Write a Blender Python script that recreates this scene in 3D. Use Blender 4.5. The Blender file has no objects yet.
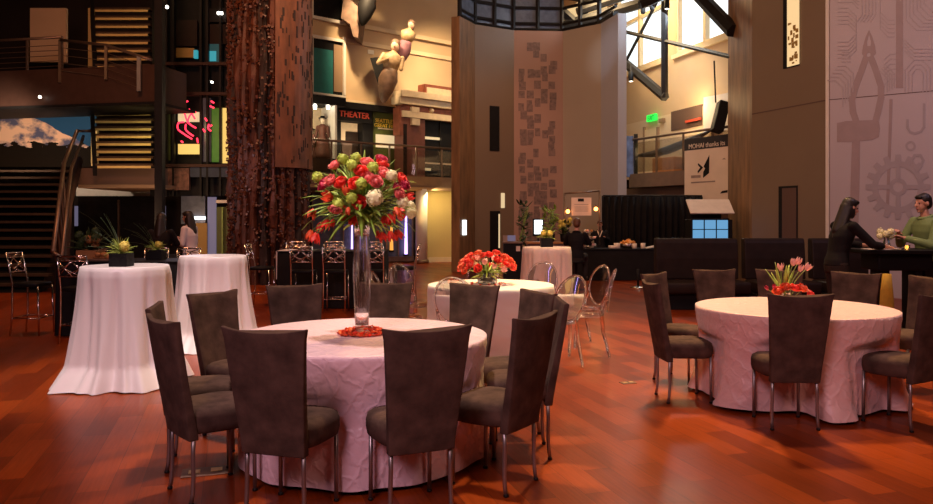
import bpy, bmesh, math, random
from mathutils import Vector, Matrix, Euler
random.seed(7)
S = bpy.context.scene
C = S.collection
PI = math.pi
R = math.radians
F, HY, CX, EYE = 760.0, 217.0, 466.5, 1.5

# ------------------------------------------------------------------ coordinates
def at(u, v, Y):
    return Vector(((u - CX) / F * Y, Y, EYE - (v - HY) / F * Y))
def gp(u, v, z=0.0):
    Y = (EYE - z) * F / (v - HY)
    return Vector(((u - CX) / F * Y, Y, z))

# ------------------------------------------------------------------ materials
def newmat(name):
    m = bpy.data.materials.new(name); m.use_nodes = True
    nt = m.node_tree
    b = nt.nodes['Principled BSDF']
    return m, nt, b
def N(nt, t, **kw):
    n = nt.nodes.new(t)
    for k, v in kw.items(): setattr(n, k, v)
    return n
def pmat(name, col, rough=0.6, metal=0.0, var=0.15, scale=6.0, bump=0.0, bscale=60.0, sheen=0.0, spec=0.5, stretch=None, emit=None, estr=0.0):
    m, nt, b = newmat(name)
    tc = N(nt, 'ShaderNodeTexCoord')
    src = tc.outputs['Object']
    if stretch:
        mp = N(nt, 'ShaderNodeMapping'); mp.inputs['Scale'].default_value = stretch
        nt.links.new(src, mp.inputs['Vector']); src = mp.outputs['Vector']
    no = N(nt, 'ShaderNodeTexNoise'); no.inputs['Scale'].default_value = scale; no.inputs['Detail'].default_value = 4
    nt.links.new(src, no.inputs['Vector'])
    rp = N(nt, 'ShaderNodeValToRGB')
    lo = [max(0, c * (1 - var)) for c in col] + [1]; hi = [min(1, c * (1 + var)) for c in col] + [1]
    rp.color_ramp.elements[0].position = 0.3; rp.color_ramp.elements[1].position = 0.7
    rp.color_ramp.elements[0].color = lo; rp.color_ramp.elements[1].color = hi
    nt.links.new(no.outputs['Fac'], rp.inputs['Fac'])
    nt.links.new(rp.outputs['Color'], b.inputs['Base Color'])
    b.inputs['Roughness'].default_value = rough
    b.inputs['Metallic'].default_value = metal
    b.inputs['Specular IOR Level'].default_value = spec
    if sheen: b.inputs['Sheen Weight'].default_value = sheen
    if bump:
        n2 = N(nt, 'ShaderNodeTexNoise'); n2.inputs['Scale'].default_value = bscale; n2.inputs['Detail'].default_value = 3
        nt.links.new(src, n2.inputs['Vector'])
        bp = N(nt, 'ShaderNodeBump'); bp.inputs['Strength'].default_value = bump; bp.inputs['Distance'].default_value = 0.01
        nt.links.new(n2.outputs['Fac'], bp.inputs['Height']); nt.links.new(bp.outputs['Normal'], b.inputs['Normal'])
    if emit:
        b.inputs['Emission Color'].default_value = (*emit, 1); b.inputs['Emission Strength'].default_value = estr
    return m
def emat(name, col, strength):
    m, nt, b = newmat(name)
    b.inputs['Base Color'].default_value = (col[0]*.3, col[1]*.3, col[2]*.3, 1)
    b.inputs['Emission Color'].default_value = (*col, 1); b.inputs['Emission Strength'].default_value = strength
    return m
def clear_mat(name, tint, gloss, rough=0.03, edge=1.45):
    m = bpy.data.materials.new(name); m.use_nodes = True
    nt = m.node_tree; nt.nodes.clear()
    out = N(nt, 'ShaderNodeOutputMaterial'); mx = N(nt, 'ShaderNodeMixShader')
    t = N(nt, 'ShaderNodeBsdfTransparent'); t.inputs['Color'].default_value = (*tint, 1)
    g = N(nt, 'ShaderNodeBsdfGlossy'); g.inputs['Roughness'].default_value = rough
    lw = N(nt, 'ShaderNodeLayerWeight'); lw.inputs['Blend'].default_value = gloss
    nt.links.new(lw.outputs['Facing'], mx.inputs[0])
    mu = N(nt, 'ShaderNodeMath', operation='MULTIPLY_ADD'); mu.inputs[1].default_value = 0.55; mu.inputs[2].default_value = 0.06
    nt.links.new(lw.outputs['Facing'], mu.inputs[0]); nt.links.new(mu.outputs[0], mx.inputs[0])
    nt.links.new(t.outputs[0], mx.inputs[1]); nt.links.new(g.outputs[0], mx.inputs[2]); nt.links.new(mx.outputs[0], out.inputs['Surface'])
    return m

def glass_mat(name, tint, clear=.35, rough=.02):
    m = bpy.data.materials.new(name); m.use_nodes = True
    nt = m.node_tree; nt.nodes.clear()
    out = N(nt, 'ShaderNodeOutputMaterial'); mx = N(nt, 'ShaderNodeMixShader'); mx.inputs[0].default_value = 1 - clear
    t = N(nt, 'ShaderNodeBsdfTransparent'); t.inputs['Color'].default_value = (*tint, 1)
    g = N(nt, 'ShaderNodeBsdfGlass'); g.inputs['Roughness'].default_value = rough; g.inputs['IOR'].default_value = 1.48; g.inputs['Color'].default_value = (*tint, 1)
    nt.links.new(t.outputs[0], mx.inputs[1]); nt.links.new(g.outputs[0], mx.inputs[2]); nt.links.new(mx.outputs[0], out.inputs['Surface'])
    return m

def floor_mat():
    m, nt, b = newmat('parquet')
    tc = N(nt, 'ShaderNodeTexCoord'); mp = N(nt, 'ShaderNodeMapping')
    mp.inputs['Rotation'].default_value = (0, 0, -R(107))
    nt.links.new(tc.outputs['Object'], mp.inputs['Vector'])
    br = N(nt, 'ShaderNodeTexBrick'); br.offset = 0.43
    br.inputs['Scale'].default_value = 1.0; br.inputs['Brick Width'].default_value = 0.82; br.inputs['Row Height'].default_value = 0.165
    br.inputs['Mortar Size'].default_value = 0.0014; br.inputs['Bias'].default_value = 0.0
    br.inputs['Color1'].default_value = (.160, .0215, .0030, 1); br.inputs['Color2'].default_value = (.320, .052, .0060, 1)
    br.inputs['Mortar'].default_value = (.07, .012, .005, 1)
    nt.links.new(mp.outputs['Vector'], br.inputs['Vector'])
    m2 = N(nt, 'ShaderNodeMapping'); m2.inputs['Scale'].default_value = (1.6, 26, 1)
    nt.links.new(mp.outputs['Vector'], m2.inputs['Vector'])
    no = N(nt, 'ShaderNodeTexNoise'); no.inputs['Scale'].default_value = 2.2; no.inputs['Detail'].default_value = 5
    nt.links.new(m2.outputs['Vector'], no.inputs['Vector'])
    rp = N(nt, 'ShaderNodeValToRGB'); rp.color_ramp.elements[0].color = (.55, .5, .45, 1); rp.color_ramp.elements[1].color = (1.3, 1.35, 1.4, 1)
    nt.links.new(no.outputs['Fac'], rp.inputs['Fac'])
    mx = N(nt, 'ShaderNodeMix', data_type='RGBA', blend_type='MULTIPLY'); mx.inputs[0].default_value = 1
    nt.links.new(br.outputs['Color'], mx.inputs[6]); nt.links.new(rp.outputs['Color'], mx.inputs[7])
    nt.links.new(mx.outputs[2], b.inputs['Base Color']); b.inputs['Specular IOR Level'].default_value = .13
    n3 = N(nt, 'ShaderNodeTexNoise'); n3.inputs['Scale'].default_value = 1.3
    nt.links.new(mp.outputs['Vector'], n3.inputs['Vector'])
    mr = N(nt, 'ShaderNodeMapRange'); mr.inputs[3].default_value = 0.26; mr.inputs[4].default_value = 0.40
    nt.links.new(n3.outputs['Fac'], mr.inputs[0]); nt.links.new(mr.outputs[0], b.inputs['Roughness'])
    bp = N(nt, 'ShaderNodeBump'); bp.inputs['Strength'].default_value = 0.12; bp.inputs['Distance'].default_value = 0.004
    nt.links.new(br.outputs['Fac'], bp.inputs['Height']); bp.invert = True
    nt.links.new(bp.outputs['Normal'], b.inputs['Normal'])
    return m
def cloth_mat(name, col, rough, tuck=0.0, wr=0.3, sheen=0.2, spec=.5):
    m, nt, b = newmat(name)
    tc = N(nt, 'ShaderNodeTexCoord')
    b.inputs['Base Color'].default_value = (*col, 1); b.inputs['Roughness'].default_value = rough
    b.inputs['Sheen Weight'].default_value = sheen; b.inputs['Specular IOR Level'].default_value = spec
    no = N(nt, 'ShaderNodeTexNoise'); no.inputs['Scale'].default_value = 9; no.inputs['Detail'].default_value = 6
    nt.links.new(tc.outputs['Object'], no.inputs['Vector'])
    b1 = N(nt, 'ShaderNodeBump'); b1.inputs['Strength'].default_value = wr; b1.inputs['Distance'].default_value = 0.03
    nt.links.new(no.outputs['Fac'], b1.inputs['Height'])
    last = b1
    if tuck:                                   # crossing diagonal tucks, wandering with noise
        nd = N(nt, 'ShaderNodeTexNoise'); nd.inputs['Scale'].default_value = 5; nd.inputs['Detail'].default_value = 3
        nt.links.new(tc.outputs['UV'], nd.inputs['Vector'])
        va = N(nt, 'ShaderNodeVectorMath', operation='MULTIPLY_ADD'); va.inputs[1].default_value = (.24, .24, 0)
        nt.links.new(nd.outputs['Color'], va.inputs[0]); nt.links.new(tc.outputs['UV'], va.inputs[2])
        h = None
        for ang, sc in ((.72, 3.4), (-.62, 2.6)):
            mp = N(nt, 'ShaderNodeMapping'); mp.inputs['Rotation'].default_value = (0, 0, ang); nt.links.new(va.outputs[0], mp.inputs['Vector'])
            wv = N(nt, 'ShaderNodeTexWave'); wv.inputs['Scale'].default_value = sc; wv.inputs['Distortion'].default_value = 1.5; wv.inputs['Detail'].default_value = 2
            nt.links.new(mp.outputs['Vector'], wv.inputs['Vector'])
            pw = N(nt, 'ShaderNodeMath', operation='POWER'); pw.inputs[1].default_value = 7; nt.links.new(wv.outputs['Fac'], pw.inputs[0])
            if h is None: h = pw
            else:
                mx = N(nt, 'ShaderNodeMath', operation='MAXIMUM'); nt.links.new(h.outputs[0], mx.inputs[0]); nt.links.new(pw.outputs[0], mx.inputs[1]); h = mx
        b2 = N(nt, 'ShaderNodeBump'); b2.inputs['Strength'].default_value = tuck; b2.inputs['Distance'].default_value = 0.02
        nt.links.new(h.outputs[0], b2.inputs['Height']); nt.links.new(b1.outputs['Normal'], b2.inputs['Normal']); last = b2
    nt.links.new(last.outputs['Normal'], b.inputs['Normal'])
    return m
def mountain_mat():
    m, nt, b = newmat('mountain_print')
    tc = N(nt, 'ShaderNodeTexCoord'); sp = N(nt, 'ShaderNodeSeparateXYZ'); nt.links.new(tc.outputs['Generated'], sp.inputs[0])
    mp = N(nt, 'ShaderNodeMapping'); mp.inputs['Scale'].default_value = (5, 1, 2.4); mp.inputs['Rotation'].default_value = (0, .6, 0)
    nt.links.new(tc.outputs['Generated'], mp.inputs['Vector'])
    no = N(nt, 'ShaderNodeTexNoise'); no.inputs['Scale'].default_value = 2.1; no.inputs['Detail'].default_value = 7; nt.links.new(mp.outputs['Vector'], no.inputs['Vector'])
    snow = N(nt, 'ShaderNodeValToRGB'); e = snow.color_ramp.elements
    e[0].position = .42; e[0].color = (.10, .10, .16, 1); e[1].position = .56; e[1].color = (.85, .52, .33, 1)
    nt.links.new(no.outputs['Fac'], snow.inputs['Fac'])
    def line(a, bb, amp, sc):   # a + bb*x + noise > z ?
        n = N(nt, 'ShaderNodeTexNoise'); n.inputs['Scale'].default_value = sc; n.inputs['Detail'].default_value = 6; nt.links.new(tc.outputs['Generated'], n.inputs['Vector'])
        m1 = N(nt, 'ShaderNodeMath', operation='MULTIPLY_ADD'); m1.inputs[1].default_value = bb; m1.inputs[2].default_value = a; nt.links.new(sp.outputs['X'], m1.inputs[0])
        m2 = N(nt, 'ShaderNodeMath', operation='MULTIPLY_ADD'); m2.inputs[1].default_value = amp; nt.links.new(n.outputs['Fac'], m2.inputs[0]); nt.links.new(m1.outputs[0], m2.inputs[2])
        m3 = N(nt, 'ShaderNodeMath', operation='LESS_THAN'); nt.links.new(sp.outputs['Z'], m3.inputs[0]); nt.links.new(m2.outputs[0], m3.inputs[1]); return m3
    sky = N(nt, 'ShaderNodeMix', data_type='RGBA'); sky.inputs[6].default_value = (.02, .075, .16, 1)
    nt.links.new(line(1.62, -1.42, .15, 4).outputs[0], sky.inputs[0]); nt.links.new(snow.outputs['Color'], sky.inputs[7])
    tr = N(nt, 'ShaderNodeMix', data_type='RGBA'); tr.inputs[7].default_value = (.010, .006, .003, 1)
    nt.links.new(line(.16, -.02, .42, 9).outputs[0], tr.inputs[0]); nt.links.new(sky.outputs[2], tr.inputs[6])
    nt.links.new(tr.outputs[2], b.inputs['Base Color']); b.inputs['Roughness'].default_value = .7; b.inputs['Specular IOR Level'].default_value = .08
    return m

M = {}
M['floor'] = floor_mat()
M['suede'] = pmat('suede', (.078, .046, .034), .95, var=.40, scale=9, bump=.25, bscale=30, spec=.15)
M['chair_metal'] = pmat('brushed_steel', (.36, .33, .32), .40, .9, .08)
M['chrome'] = pmat('chrome', (.72, .66, .60), .18, 1, .05)
M['pinkcloth'] = cloth_mat('pink_taffeta', (.84, .60, .63), .40, .28, .30, .3)
M['salmoncloth'] = cloth_mat('salmon_taffeta', (.84, .54, .49), .40, .24, .42, .3)
M['whitecloth'] = cloth_mat('white_cloth', (.82, .74, .66), .6, 0, .15, .2)
M['satin'] = cloth_mat('white_satin', (.80, .73, .70), .33, 0, .03, .2)
M['satinbeige'] = cloth_mat('beige_satin', (.74, .58, .49), .36, 0, .03, .2)
M['blackcloth'] = pmat('black_cloth', (.010, .008, .008), .8, var=.2, spec=.18)
M['drape'] = pmat('black_drape', (.008, .006, .006), .9, var=.3, spec=.18)
M['leather'] = pmat('brown_leather', (.018, .009, .006), .55, var=.2, bump=.05, spec=.18)
M['leatherblack'] = pmat('black_leather', (.006, .005, .005), .55, var=.2, spec=.18)
M['black'] = pmat('matte_black', (.008, .007, .007), .6, spec=.18)
M['steel_black'] = pmat('black_steel', (.012, .010, .009), .5, spec=.18)
M['ghost'] = glass_mat('clear_acrylic', (.98, .98, .98), .35, .03)
M['glass'] = glass_mat('clear_glass', (.98, .985, 1.0), .15, .0)
M['pane'] = clear_mat('rail_glass', (.80, .78, .74), .12, .05)
M['beige'] = pmat('beige_wall', (.56, .40, .24), .8, var=.05, scale=1)
M['beige2'] = pmat('cream_wall', (.66, .52, .34), .8, var=.05, scale=1)
M['yellowwall'] = pmat('yellow_wall', (.58, .42, .16), .75, var=.05, scale=1)
M['darkwall'] = pmat('dark_wall', (.022, .015, .012), .8, var=.2, scale=1, spec=.18)
M['brownwall'] = pmat('brown_wall', (.10, .055, .038), .7, var=.08, scale=1)
M['soffit'] = pmat('tan_soffit', (.30, .19, .11), .7, var=.06, scale=1)
M['taupe'] = pmat('taupe_panel', (.185, .128, .078), .55, var=.04, scale=.8)
M['taupe2'] = pmat('grey_panel', (.37, .31, .235), .5, var=.04, scale=.8)
M['bluepanel'] = pmat('satin_aluminium_panel', (.50, .53, .58), .35, .15, var=.03, scale=.8)
M['woodpanel'] = pmat('burl_wood', (.20, .105, .045), .5, var=.4, scale=2.2, stretch=(3, 3, .6))
M['pinkpanel'] = pmat('pink_panel', (.33, .195, .135), .6, var=.05, scale=.8)
M['tile'] = pmat('brown_print', (.17, .105, .08), .6, var=.35, scale=12)
M['muralpanel'] = pmat('mural_panel', (.42, .345, .33), .55, var=.04, scale=.8)
M['muralpink'] = pmat('mural_pink_print', (.30, .215, .195), .55, var=.05)
M['muralgrey'] = pmat('mural_grey_print', (.325, .265, .255), .55, var=.05)
M['muralline'] = pmat('mural_line_print', (.375, .305, .288), .55, var=.04)
M['bark'] = pmat('reddish_timber', (.075, .020, .008), .6, var=.55, scale=5, bump=.4, bscale=16, stretch=(1.5, 1.5, .5))
M['barklight'] = pmat('tan_timber', (.155, .056, .024), .55, var=.4, scale=4, stretch=(1.5, 1.5, .5))
M['barkdark'] = pmat('dark_timber', (.022, .009, .006), .7, var=.4)
M['chip'] = pmat('timber_chip', (.085, .023, .008), .45, var=.4)
M['rail'] = pmat('bronze_rail', (.20, .13, .09), .4, .7)
M['stairdark'] = pmat('stair_brown', (.060, .036, .022), .6, var=.2, spec=.18)
M['treadlight'] = pmat('tread_light', (.56, .42, .15), .6, var=.08)
M['fascia'] = pmat('fascia_brown', (.055, .028, .020), .5, var=.1, spec=.18)
M['fascia2'] = pmat('bronze_fascia', (.17, .105, .07), .45, var=.1)
M['ceil'] = pmat('ceiling_dark', (.02, .014, .010), .9)
M['day'] = emat('daylit_pane', (.84, .94, 1.0), 1.25)
M['daywarm'] = emat('daylit_warm', (1.0, .70, .34), .8)
M['cream'] = pmat('cream_frame', (.72, .58, .36), .6, var=.04)
M['white'] = pmat('white_paint', (.72, .66, .58), .6, var=.05)
M['teal'] = emat('teal_screen', (.004, .12, .13), .30)
M['tealb'] = emat('bright_teal_screen', (.03, .32, .38), .9)
M['tealwall'] = pmat('teal_wall', (.010, .15, .15), .6, var=.1)
M['screen'] = emat('white_screen', (.85, .95, 1.0), 2.2)
M['bluewin'] = emat('blue_window', (.13, .36, .62), .9)
M['neon'] = emat('red_neon', (1.0, .03, .07), 2.4)
M['bulb'] = emat('warm_bulb', (1.0, .32, .06), 10)
M['lampw'] = emat('white_lamp', (1.0, .93, .8), 7)
M['exit'] = emat('exit_green', (.02, .85, .08), 1.3)
M['lettergreen'] = pmat('letter_dark', (.01, .12, .02), .6)
M['lavender'] = emat('lavender_pane', (.22, .20, .32), .45)
M['purpletube'] = emat('purple_light', (.55, .38, 1.0), 2.6)
M['orangetube'] = emat('orange_light', (1.0, .42, .07), 1.0)
M['yellowlit'] = emat('yellow_lit', (.95, .62, .16), .9)
M['creamlit'] = emat('cream_lit', (.95, .72, .40), .7)
M['greenpanel'] = pmat('green_panel', (.05, .15, .02), .5, emit=(.04, .14, .015), estr=.5)
M['olive'] = pmat('olive_green', (.085, .105, .02), .6, var=.06)
M['gold'] = pmat('gold_letter', (.80, .55, .06), .5)
M['redletter'] = pmat('red_letter', (.50, .06, .03), .5)
M['redbrown'] = pmat('red_brown_brick', (.22, .06, .03), .6, var=.2)
M['redcol'] = pmat('red_column', (.16, .045, .028), .55, var=.15)
M['stone'] = pmat('cream_stone', (.64, .50, .33), .7, var=.1)
M['blueband'] = pmat('blue_band', (.03, .04, .07), .4, var=.2)
M['brick'] = pmat('old_brick', (.15, .07, .05), .8, var=.5, scale=9)
M['board'] = pmat('yellow_board', (.35, .22, .05), .6, var=.06)
M['bluegrey'] = pmat('blue_grey_glass', (.10, .12, .16), .25, var=.2)
M['skin'] = pmat('skin', (.55, .27, .18), .55, var=.06)
M['hair'] = pmat('dark_hair', (.012, .007, .005), .5, var=.3, stretch=(8, 8, 1))
M['hairred'] = pmat('auburn_hair', (.10, .04, .015), .5, var=.3)
M['shirtgreen'] = pmat('green_shirt', (.17, .24, .08), .8, var=.12, bump=.2, bscale=14)
M['shirtblack'] = pmat('black_top', (.010, .008, .009), .85, var=.2, spec=.18)
M['shirtwhite'] = pmat('white_blouse', (.62, .56, .60), .8, var=.08)
M['trousers'] = pmat('dark_trousers', (.030, .022, .018), .85, spec=.18)
M['eye'] = pmat('eye', (.02, .015, .01), .2)
M['lip'] = pmat('lip', (.40, .10, .09), .5)
M['fire'] = emat('candle_flame', (1.0, .40, .06), 14)
M['petalred'] = pmat('red_petal', (.78, .035, .018), .5, var=.3, scale=20)
M['petalorange'] = pmat('orange_red_petal', (.85, .095, .025), .5, var=.35, scale=20)
M['petalpink'] = pmat('coral_pink_petal', (.85, .17, .15), .5, var=.3, scale=20)
M['petalmagenta'] = pmat('magenta_petal', (.50, .015, .06), .5, var=.3, scale=20)
M['petalwhite'] = pmat('white_petal', (.86, .80, .46), .55, var=.15, scale=30)
M['petalblush'] = pmat('blush_petal', (.88, .42, .36), .5, var=.2, scale=20)
M['petallime'] = pmat('lime_petal', (.46, .58, .07), .6, var=.35, scale=30)
M['petalyellow'] = pmat('yellow_petal', (.75, .62, .12), .6, var=.25, scale=30)
M['leaf'] = pmat('leaf_green', (.27, .42, .055), .5, var=.4, scale=10)
M['leaflight'] = pmat('leaf_light', (.40, .52, .08), .5, var=.3, scale=10)
M['leafdark'] = pmat('leaf_dark', (.035, .065, .015), .6, var=.4, scale=10)
M['stem'] = pmat('stem_green', (.22, .32, .06), .5, var=.2)
M['orangefood'] = pmat('orange_chips', (.75, .30, .05), .6, var=.4, scale=25)
M['silver'] = pmat('silver', (.6, .55, .5), .25, 1)
M['ivory'] = pmat('ivory', (.75, .62, .48), .5, var=.06)
M['banner'] = pmat('banner_white', (.74, .60, .46), .7, var=.05, scale=2)
M['bannertop'] = pmat('banner_black', (.025, .022, .022), .6)
M['paper'] = pmat('paper', (.70, .55, .48), .8, var=.05)
M['greyprint'] = pmat('grey_print', (.30, .22, .18), .8)
M['mountain'] = mountain_mat()
M['yellowbag'] = pmat('mustard_cloth', (.42, .25, .02), .8, var=.2)
M['brass'] = pmat('brass', (.70, .48, .18), .3, .9)
M['purplecloth'] = pmat('plum_gown', (.24, .10, .13), .6, var=.3)
M['brownwood'] = pmat('carved_brown', (.17, .095, .06), .5, var=.4, scale=5)
M['gilt'] = pmat('gilt', (.42, .28, .15), .5, var=.3, scale=8)
M['dress'] = pmat('brown_dress', (.11, .035, .022), .7, var=.4, scale=12)
M['fleshmask'] = pmat('painted_face', (.80, .50, .36), .5, var=.1)
M['kayak'] = pmat('blue_black_hull', (.020, .022, .035), .35, var=.2)
M['crate'] = pmat('orange_wood', (.42, .17, .05), .6, var=.2)
M['posterblue'] = pmat('blue_poster', (.10, .14, .26), .6, var=.8, scale=3)

# ------------------------------------------------------------------ mesh builder
class MB:
    def __init__(s): s.v = []; s.f = []; s.mi = []; s.cur = 0
    def add(s, vs, fs, Mx=None):
        b = len(s.v)
        for p in vs:
            p = Vector(p)
            s.v.append(Mx @ p if Mx else p)
        for f in fs: s.f.append([b + i for i in f]); s.mi.append(s.cur)
        return s
    def box(s, c, d, rot=None):
        x, y, z = [k / 2 for k in d]
        vs = [(-x,-y,-z),(x,-y,-z),(x,y,-z),(-x,y,-z),(-x,-y,z),(x,-y,z),(x,y,z),(-x,y,z)]
        fs = [(3,2,1,0),(4,5,6,7),(0,1,5,4),(1,2,6,5),(2,3,7,6),(3,0,4,7)]
        Mx = Matrix.Translation(Vector(c))
        if rot is not None: Mx = Mx @ (rot if isinstance(rot, Matrix) else Euler(rot).to_matrix().to_4x4())
        return s.add(vs, fs, Mx)
    def rings(s, rings, cap0=True, cap1=True, closed=True):
        n = len(rings[0]); vs = [p for r in rings for p in r]; fs = []
        for i in range(len(rings) - 1):
            for j in range(n if closed else n - 1):
                k = (j + 1) % n
                fs.append((i*n+j, i*n+k, (i+1)*n+k, (i+1)*n+j))
        if cap0: fs.append(tuple(reversed(range(n))))
        if cap1: fs.append(tuple((len(rings)-1)*n + j for j in range(n)))
        return s.add(vs, fs)
    def lathe(s, prof, n=24, c=(0,0,0), cap0=True, cap1=True):
        c = Vector(c)
        return s.rings([[c + Vector((r*math.cos(2*PI*j/n), r*math.sin(2*PI*j/n), z)) for j in range(n)] for r, z in prof], cap0, cap1)
    def tube(s, pts, r, n=8, caps=True):
        pts = [Vector(p) for p in pts]; rs = r if isinstance(r, (list, tuple)) else [r]*len(pts)
        out = []; prev = None
        for i, p in enumerate(pts):
            a = pts[max(0, i-1)]; b = pts[min(len(pts)-1, i+1)]
            t = (b - a).normalized()
            if prev is None:
                up = Vector((0,0,1)) if abs(t.z) < .9 else Vector((1,0,0))
                x = t.cross(up).normalized()
            else:
                x = (prev - t * prev.dot(t))
                x = x.normalized() if x.length > 1e-6 else t.orthogonal().normalized()
            prev = x; y = t.cross(x)
            out.append([p + (x*math.cos(2*PI*j/n) + y*math.sin(2*PI*j/n))*rs[i] for j in range(n)])
        return s.rings(out, caps, caps)
    def ell(s, c, rad, n=16, m=10, rot=None):
        c = Vector(c); rad = (rad,)*3 if not isinstance(rad, (tuple, list)) else rad
        Mx = Euler(rot).to_matrix() if rot else Matrix.Identity(3)
        rr = []
        for i in range(1, m):
            th = PI * i / m - PI/2
            rr.append([c + Mx @ Vector((rad[0]*math.cos(th)*math.cos(2*PI*j/n), rad[1]*math.cos(th)*math.sin(2*PI*j/n), rad[2]*math.sin(th))) for j in range(n)])
        b = len(s.v); s.rings(rr, False, False)
        s.v += [c + Mx @ Vector((0,0,-rad[2])), c + Mx @ Vector((0,0,rad[2]))]
        p0, p1 = len(s.v)-2, len(s.v)-1; L = b + (m-2)*n
        for j in range(n):
            k = (j+1) % n
            s.f.append([p0, b+k, b+j]); s.mi.append(s.cur); s.f.append([p1, L+j, L+k]); s.mi.append(s.cur)
        return s
    def limb(s, p0, p1, r0, r1, n=12):
        p0, p1 = Vector(p0), Vector(p1); t = (p1-p0).normalized()
        pts = []; rs = []
        for a in (85, 60, 35, 10): pts.append(p0 - t*r0*math.sin(R(a))); rs.append(r0*math.cos(R(a)))
        for k in (0, .5, 1): pts.append(p0.lerp(p1, k)); rs.append(r0 + (r1-r0)*k)
        for a in (10, 35, 60, 85): pts.append(p1 + t*r1*math.sin(R(a))); rs.append(r1*math.cos(R(a)))
        return s.tube(pts, rs, n)
    def prism(s, poly, depth, Mx=None):   # poly in (x,z), extruded along y 0..depth
        n = len(poly)
        vs = [(x, 0, z) for x, z in poly] + [(x, depth, z) for x, z in poly]
        fs = [tuple(range(n)), tuple(reversed(range(n, 2*n)))] + [(i, i+n, (i+1) % n + n, (i+1) % n) for i in range(n)]
        return s.add(vs, fs, Mx)
    def build(s, name, mat, parent=None, smooth=False, bevel=0.0, sub=0, angle=None, remesh=0, kind=None):
        me = bpy.data.meshes.new(name); me.from_pydata([tuple(p) for p in s.v], [], s.f)
        mats = mat if isinstance(mat, list) else [mat]
        for m in mats: me.materials.append(m)
        for p, i in zip(me.polygons, s.mi): p.material_index = i; p.use_smooth = smooth
        bm = bmesh.new(); bm.from_mesh(me); bmesh.ops.recalc_face_normals(bm, faces=bm.faces); bm.to_mesh(me); bm.free()
        o = bpy.data.objects.new(name, me); C.objects.link(o)
        if parent: o.parent = parent
        if remesh:
            r = o.modifiers.new('r', 'REMESH'); r.mode = 'VOXEL'; r.voxel_size = remesh; r.use_smooth_shade = True
            q = o.modifiers.new('s', 'SMOOTH'); q.factor = .5; q.iterations = 3
        if bevel:
            b = o.modifiers.new('b', 'BEVEL'); b.width = bevel; b.segments = 2; b.limit_method = 'ANGLE'; b.angle_limit = R(40)
        if sub:
            q = o.modifiers.new('s', 'SUBSURF'); q.levels = sub; q.render_levels = sub
        if kind: o['kind'] = kind
        return o

def tag(o, label, cat, group=None, kind=None):
    o['label'] = label; o['category'] = cat
    if group: o['group'] = group
    if kind: o['kind'] = kind
    return o
def thing(name, label, cat, loc=(0,0,0), rz=0, group=None):
    o = bpy.data.objects.new(name, None); C.objects.link(o); o.empty_display_size = .1
    o.location = loc; o.rotation_euler = (0, 0, rz)
    return tag(o, label, cat, group)
def struct(o): o['kind'] = 'structure'; return o
def sempty(name, loc=(0,0,0)):
    o = bpy.data.objects.new(name, None); C.objects.link(o); o.location = loc; o['kind'] = 'structure'; return o
def copy_tree(o, parent=None):
    c = o.copy(); C.objects.link(c)
    if parent: c.parent = parent
    for ch in list(o.children): copy_tree(ch, c)
    return c
def text_mesh(name, txt, size, mat, parent, Mx, depth=.004, align='LEFT'):
    cu = bpy.data.curves.new(name, 'FONT'); cu.body = txt; cu.size = size; cu.extrude = depth; cu.align_x = align
    tmp = bpy.data.objects.new('tmp', cu); C.objects.link(tmp)
    bpy.context.view_layer.update()
    me = bpy.data.meshes.new_from_object(tmp.evaluated_get(bpy.context.evaluated_depsgraph_get()))
    bpy.data.objects.remove(tmp); bpy.data.curves.remove(cu)
    me.transform(Mx); me.materials.clear(); me.materials.append(mat)
    o = bpy.data.objects.new(name, me); C.objects.link(o)
    if parent: o.parent = parent
    return o

class Plane:           # a vertical plane through two ground points; d along it, n towards the camera
    def __init__(s, a, b):
        s.a = Vector((a[0], a[1], 0)); s.b = Vector((b[0], b[1], 0)); s.d = (s.b - s.a).normalized()
        n = Vector((s.d.y, -s.d.x, 0)); s.n = n if n.dot(-s.a) > 0 else -n
    def pt(s, u, off=0.0):
        k = (u - CX) / F; o = s.a + s.n * off
        # o + t d = (kY, Y)
        t = (k * o.y - o.x) / (s.d.x - k * s.d.y)
        return o + s.d * t
    def z(s, u, v, off=0.0): return EYE - (v - HY) / F * s.pt(u, off).y
    def quad(s, mb, u0, u1, v0, v1, off=0.0, th=0.05, mid=True):
        p0, p1 = s.pt(u0, off), s.pt(u1, off); um = (u0+u1)/2
        z1, z0 = s.z(um, v0, off), s.z(um, v1, off)
        return s.slab(mb, p0, p1, z0, z1, th)
    def slab(s, mb, p0, p1, z0, z1, th):
        q0, q1 = p0 - s.n*th, p1 - s.n*th
        vs = [(p.x, p.y, z) for z in (z0, z1) for p in (p0, p1, q1, q0)]
        return mb.add(vs, [(3,2,1,0),(4,5,6,7),(0,1,5,4),(1,2,6,5),(2,3,7,6),(3,0,4,7)])
    def frame(s, u, z, off=0.0):   # text matrix, facing the camera
        p = s.pt(u, off); x = s.d if s.d.x > 0 else -s.d
        return Matrix(((x.x, 0, s.n.x, p.x), (x.y, 0, s.n.y, p.y), (0, 1, 0, z), (0, 0, 0, 1)))
def FP(Y): return Plane((-20, Y), (20, Y))
def gq(u, Y): return ((u - CX) / F * Y, Y)

# ------------------------------------------------------------------ floor
mb = MB(); mb.box((0, 15, -.05), (46, 46, .1)); struct(mb.build('floor', M['floor']))

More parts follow.
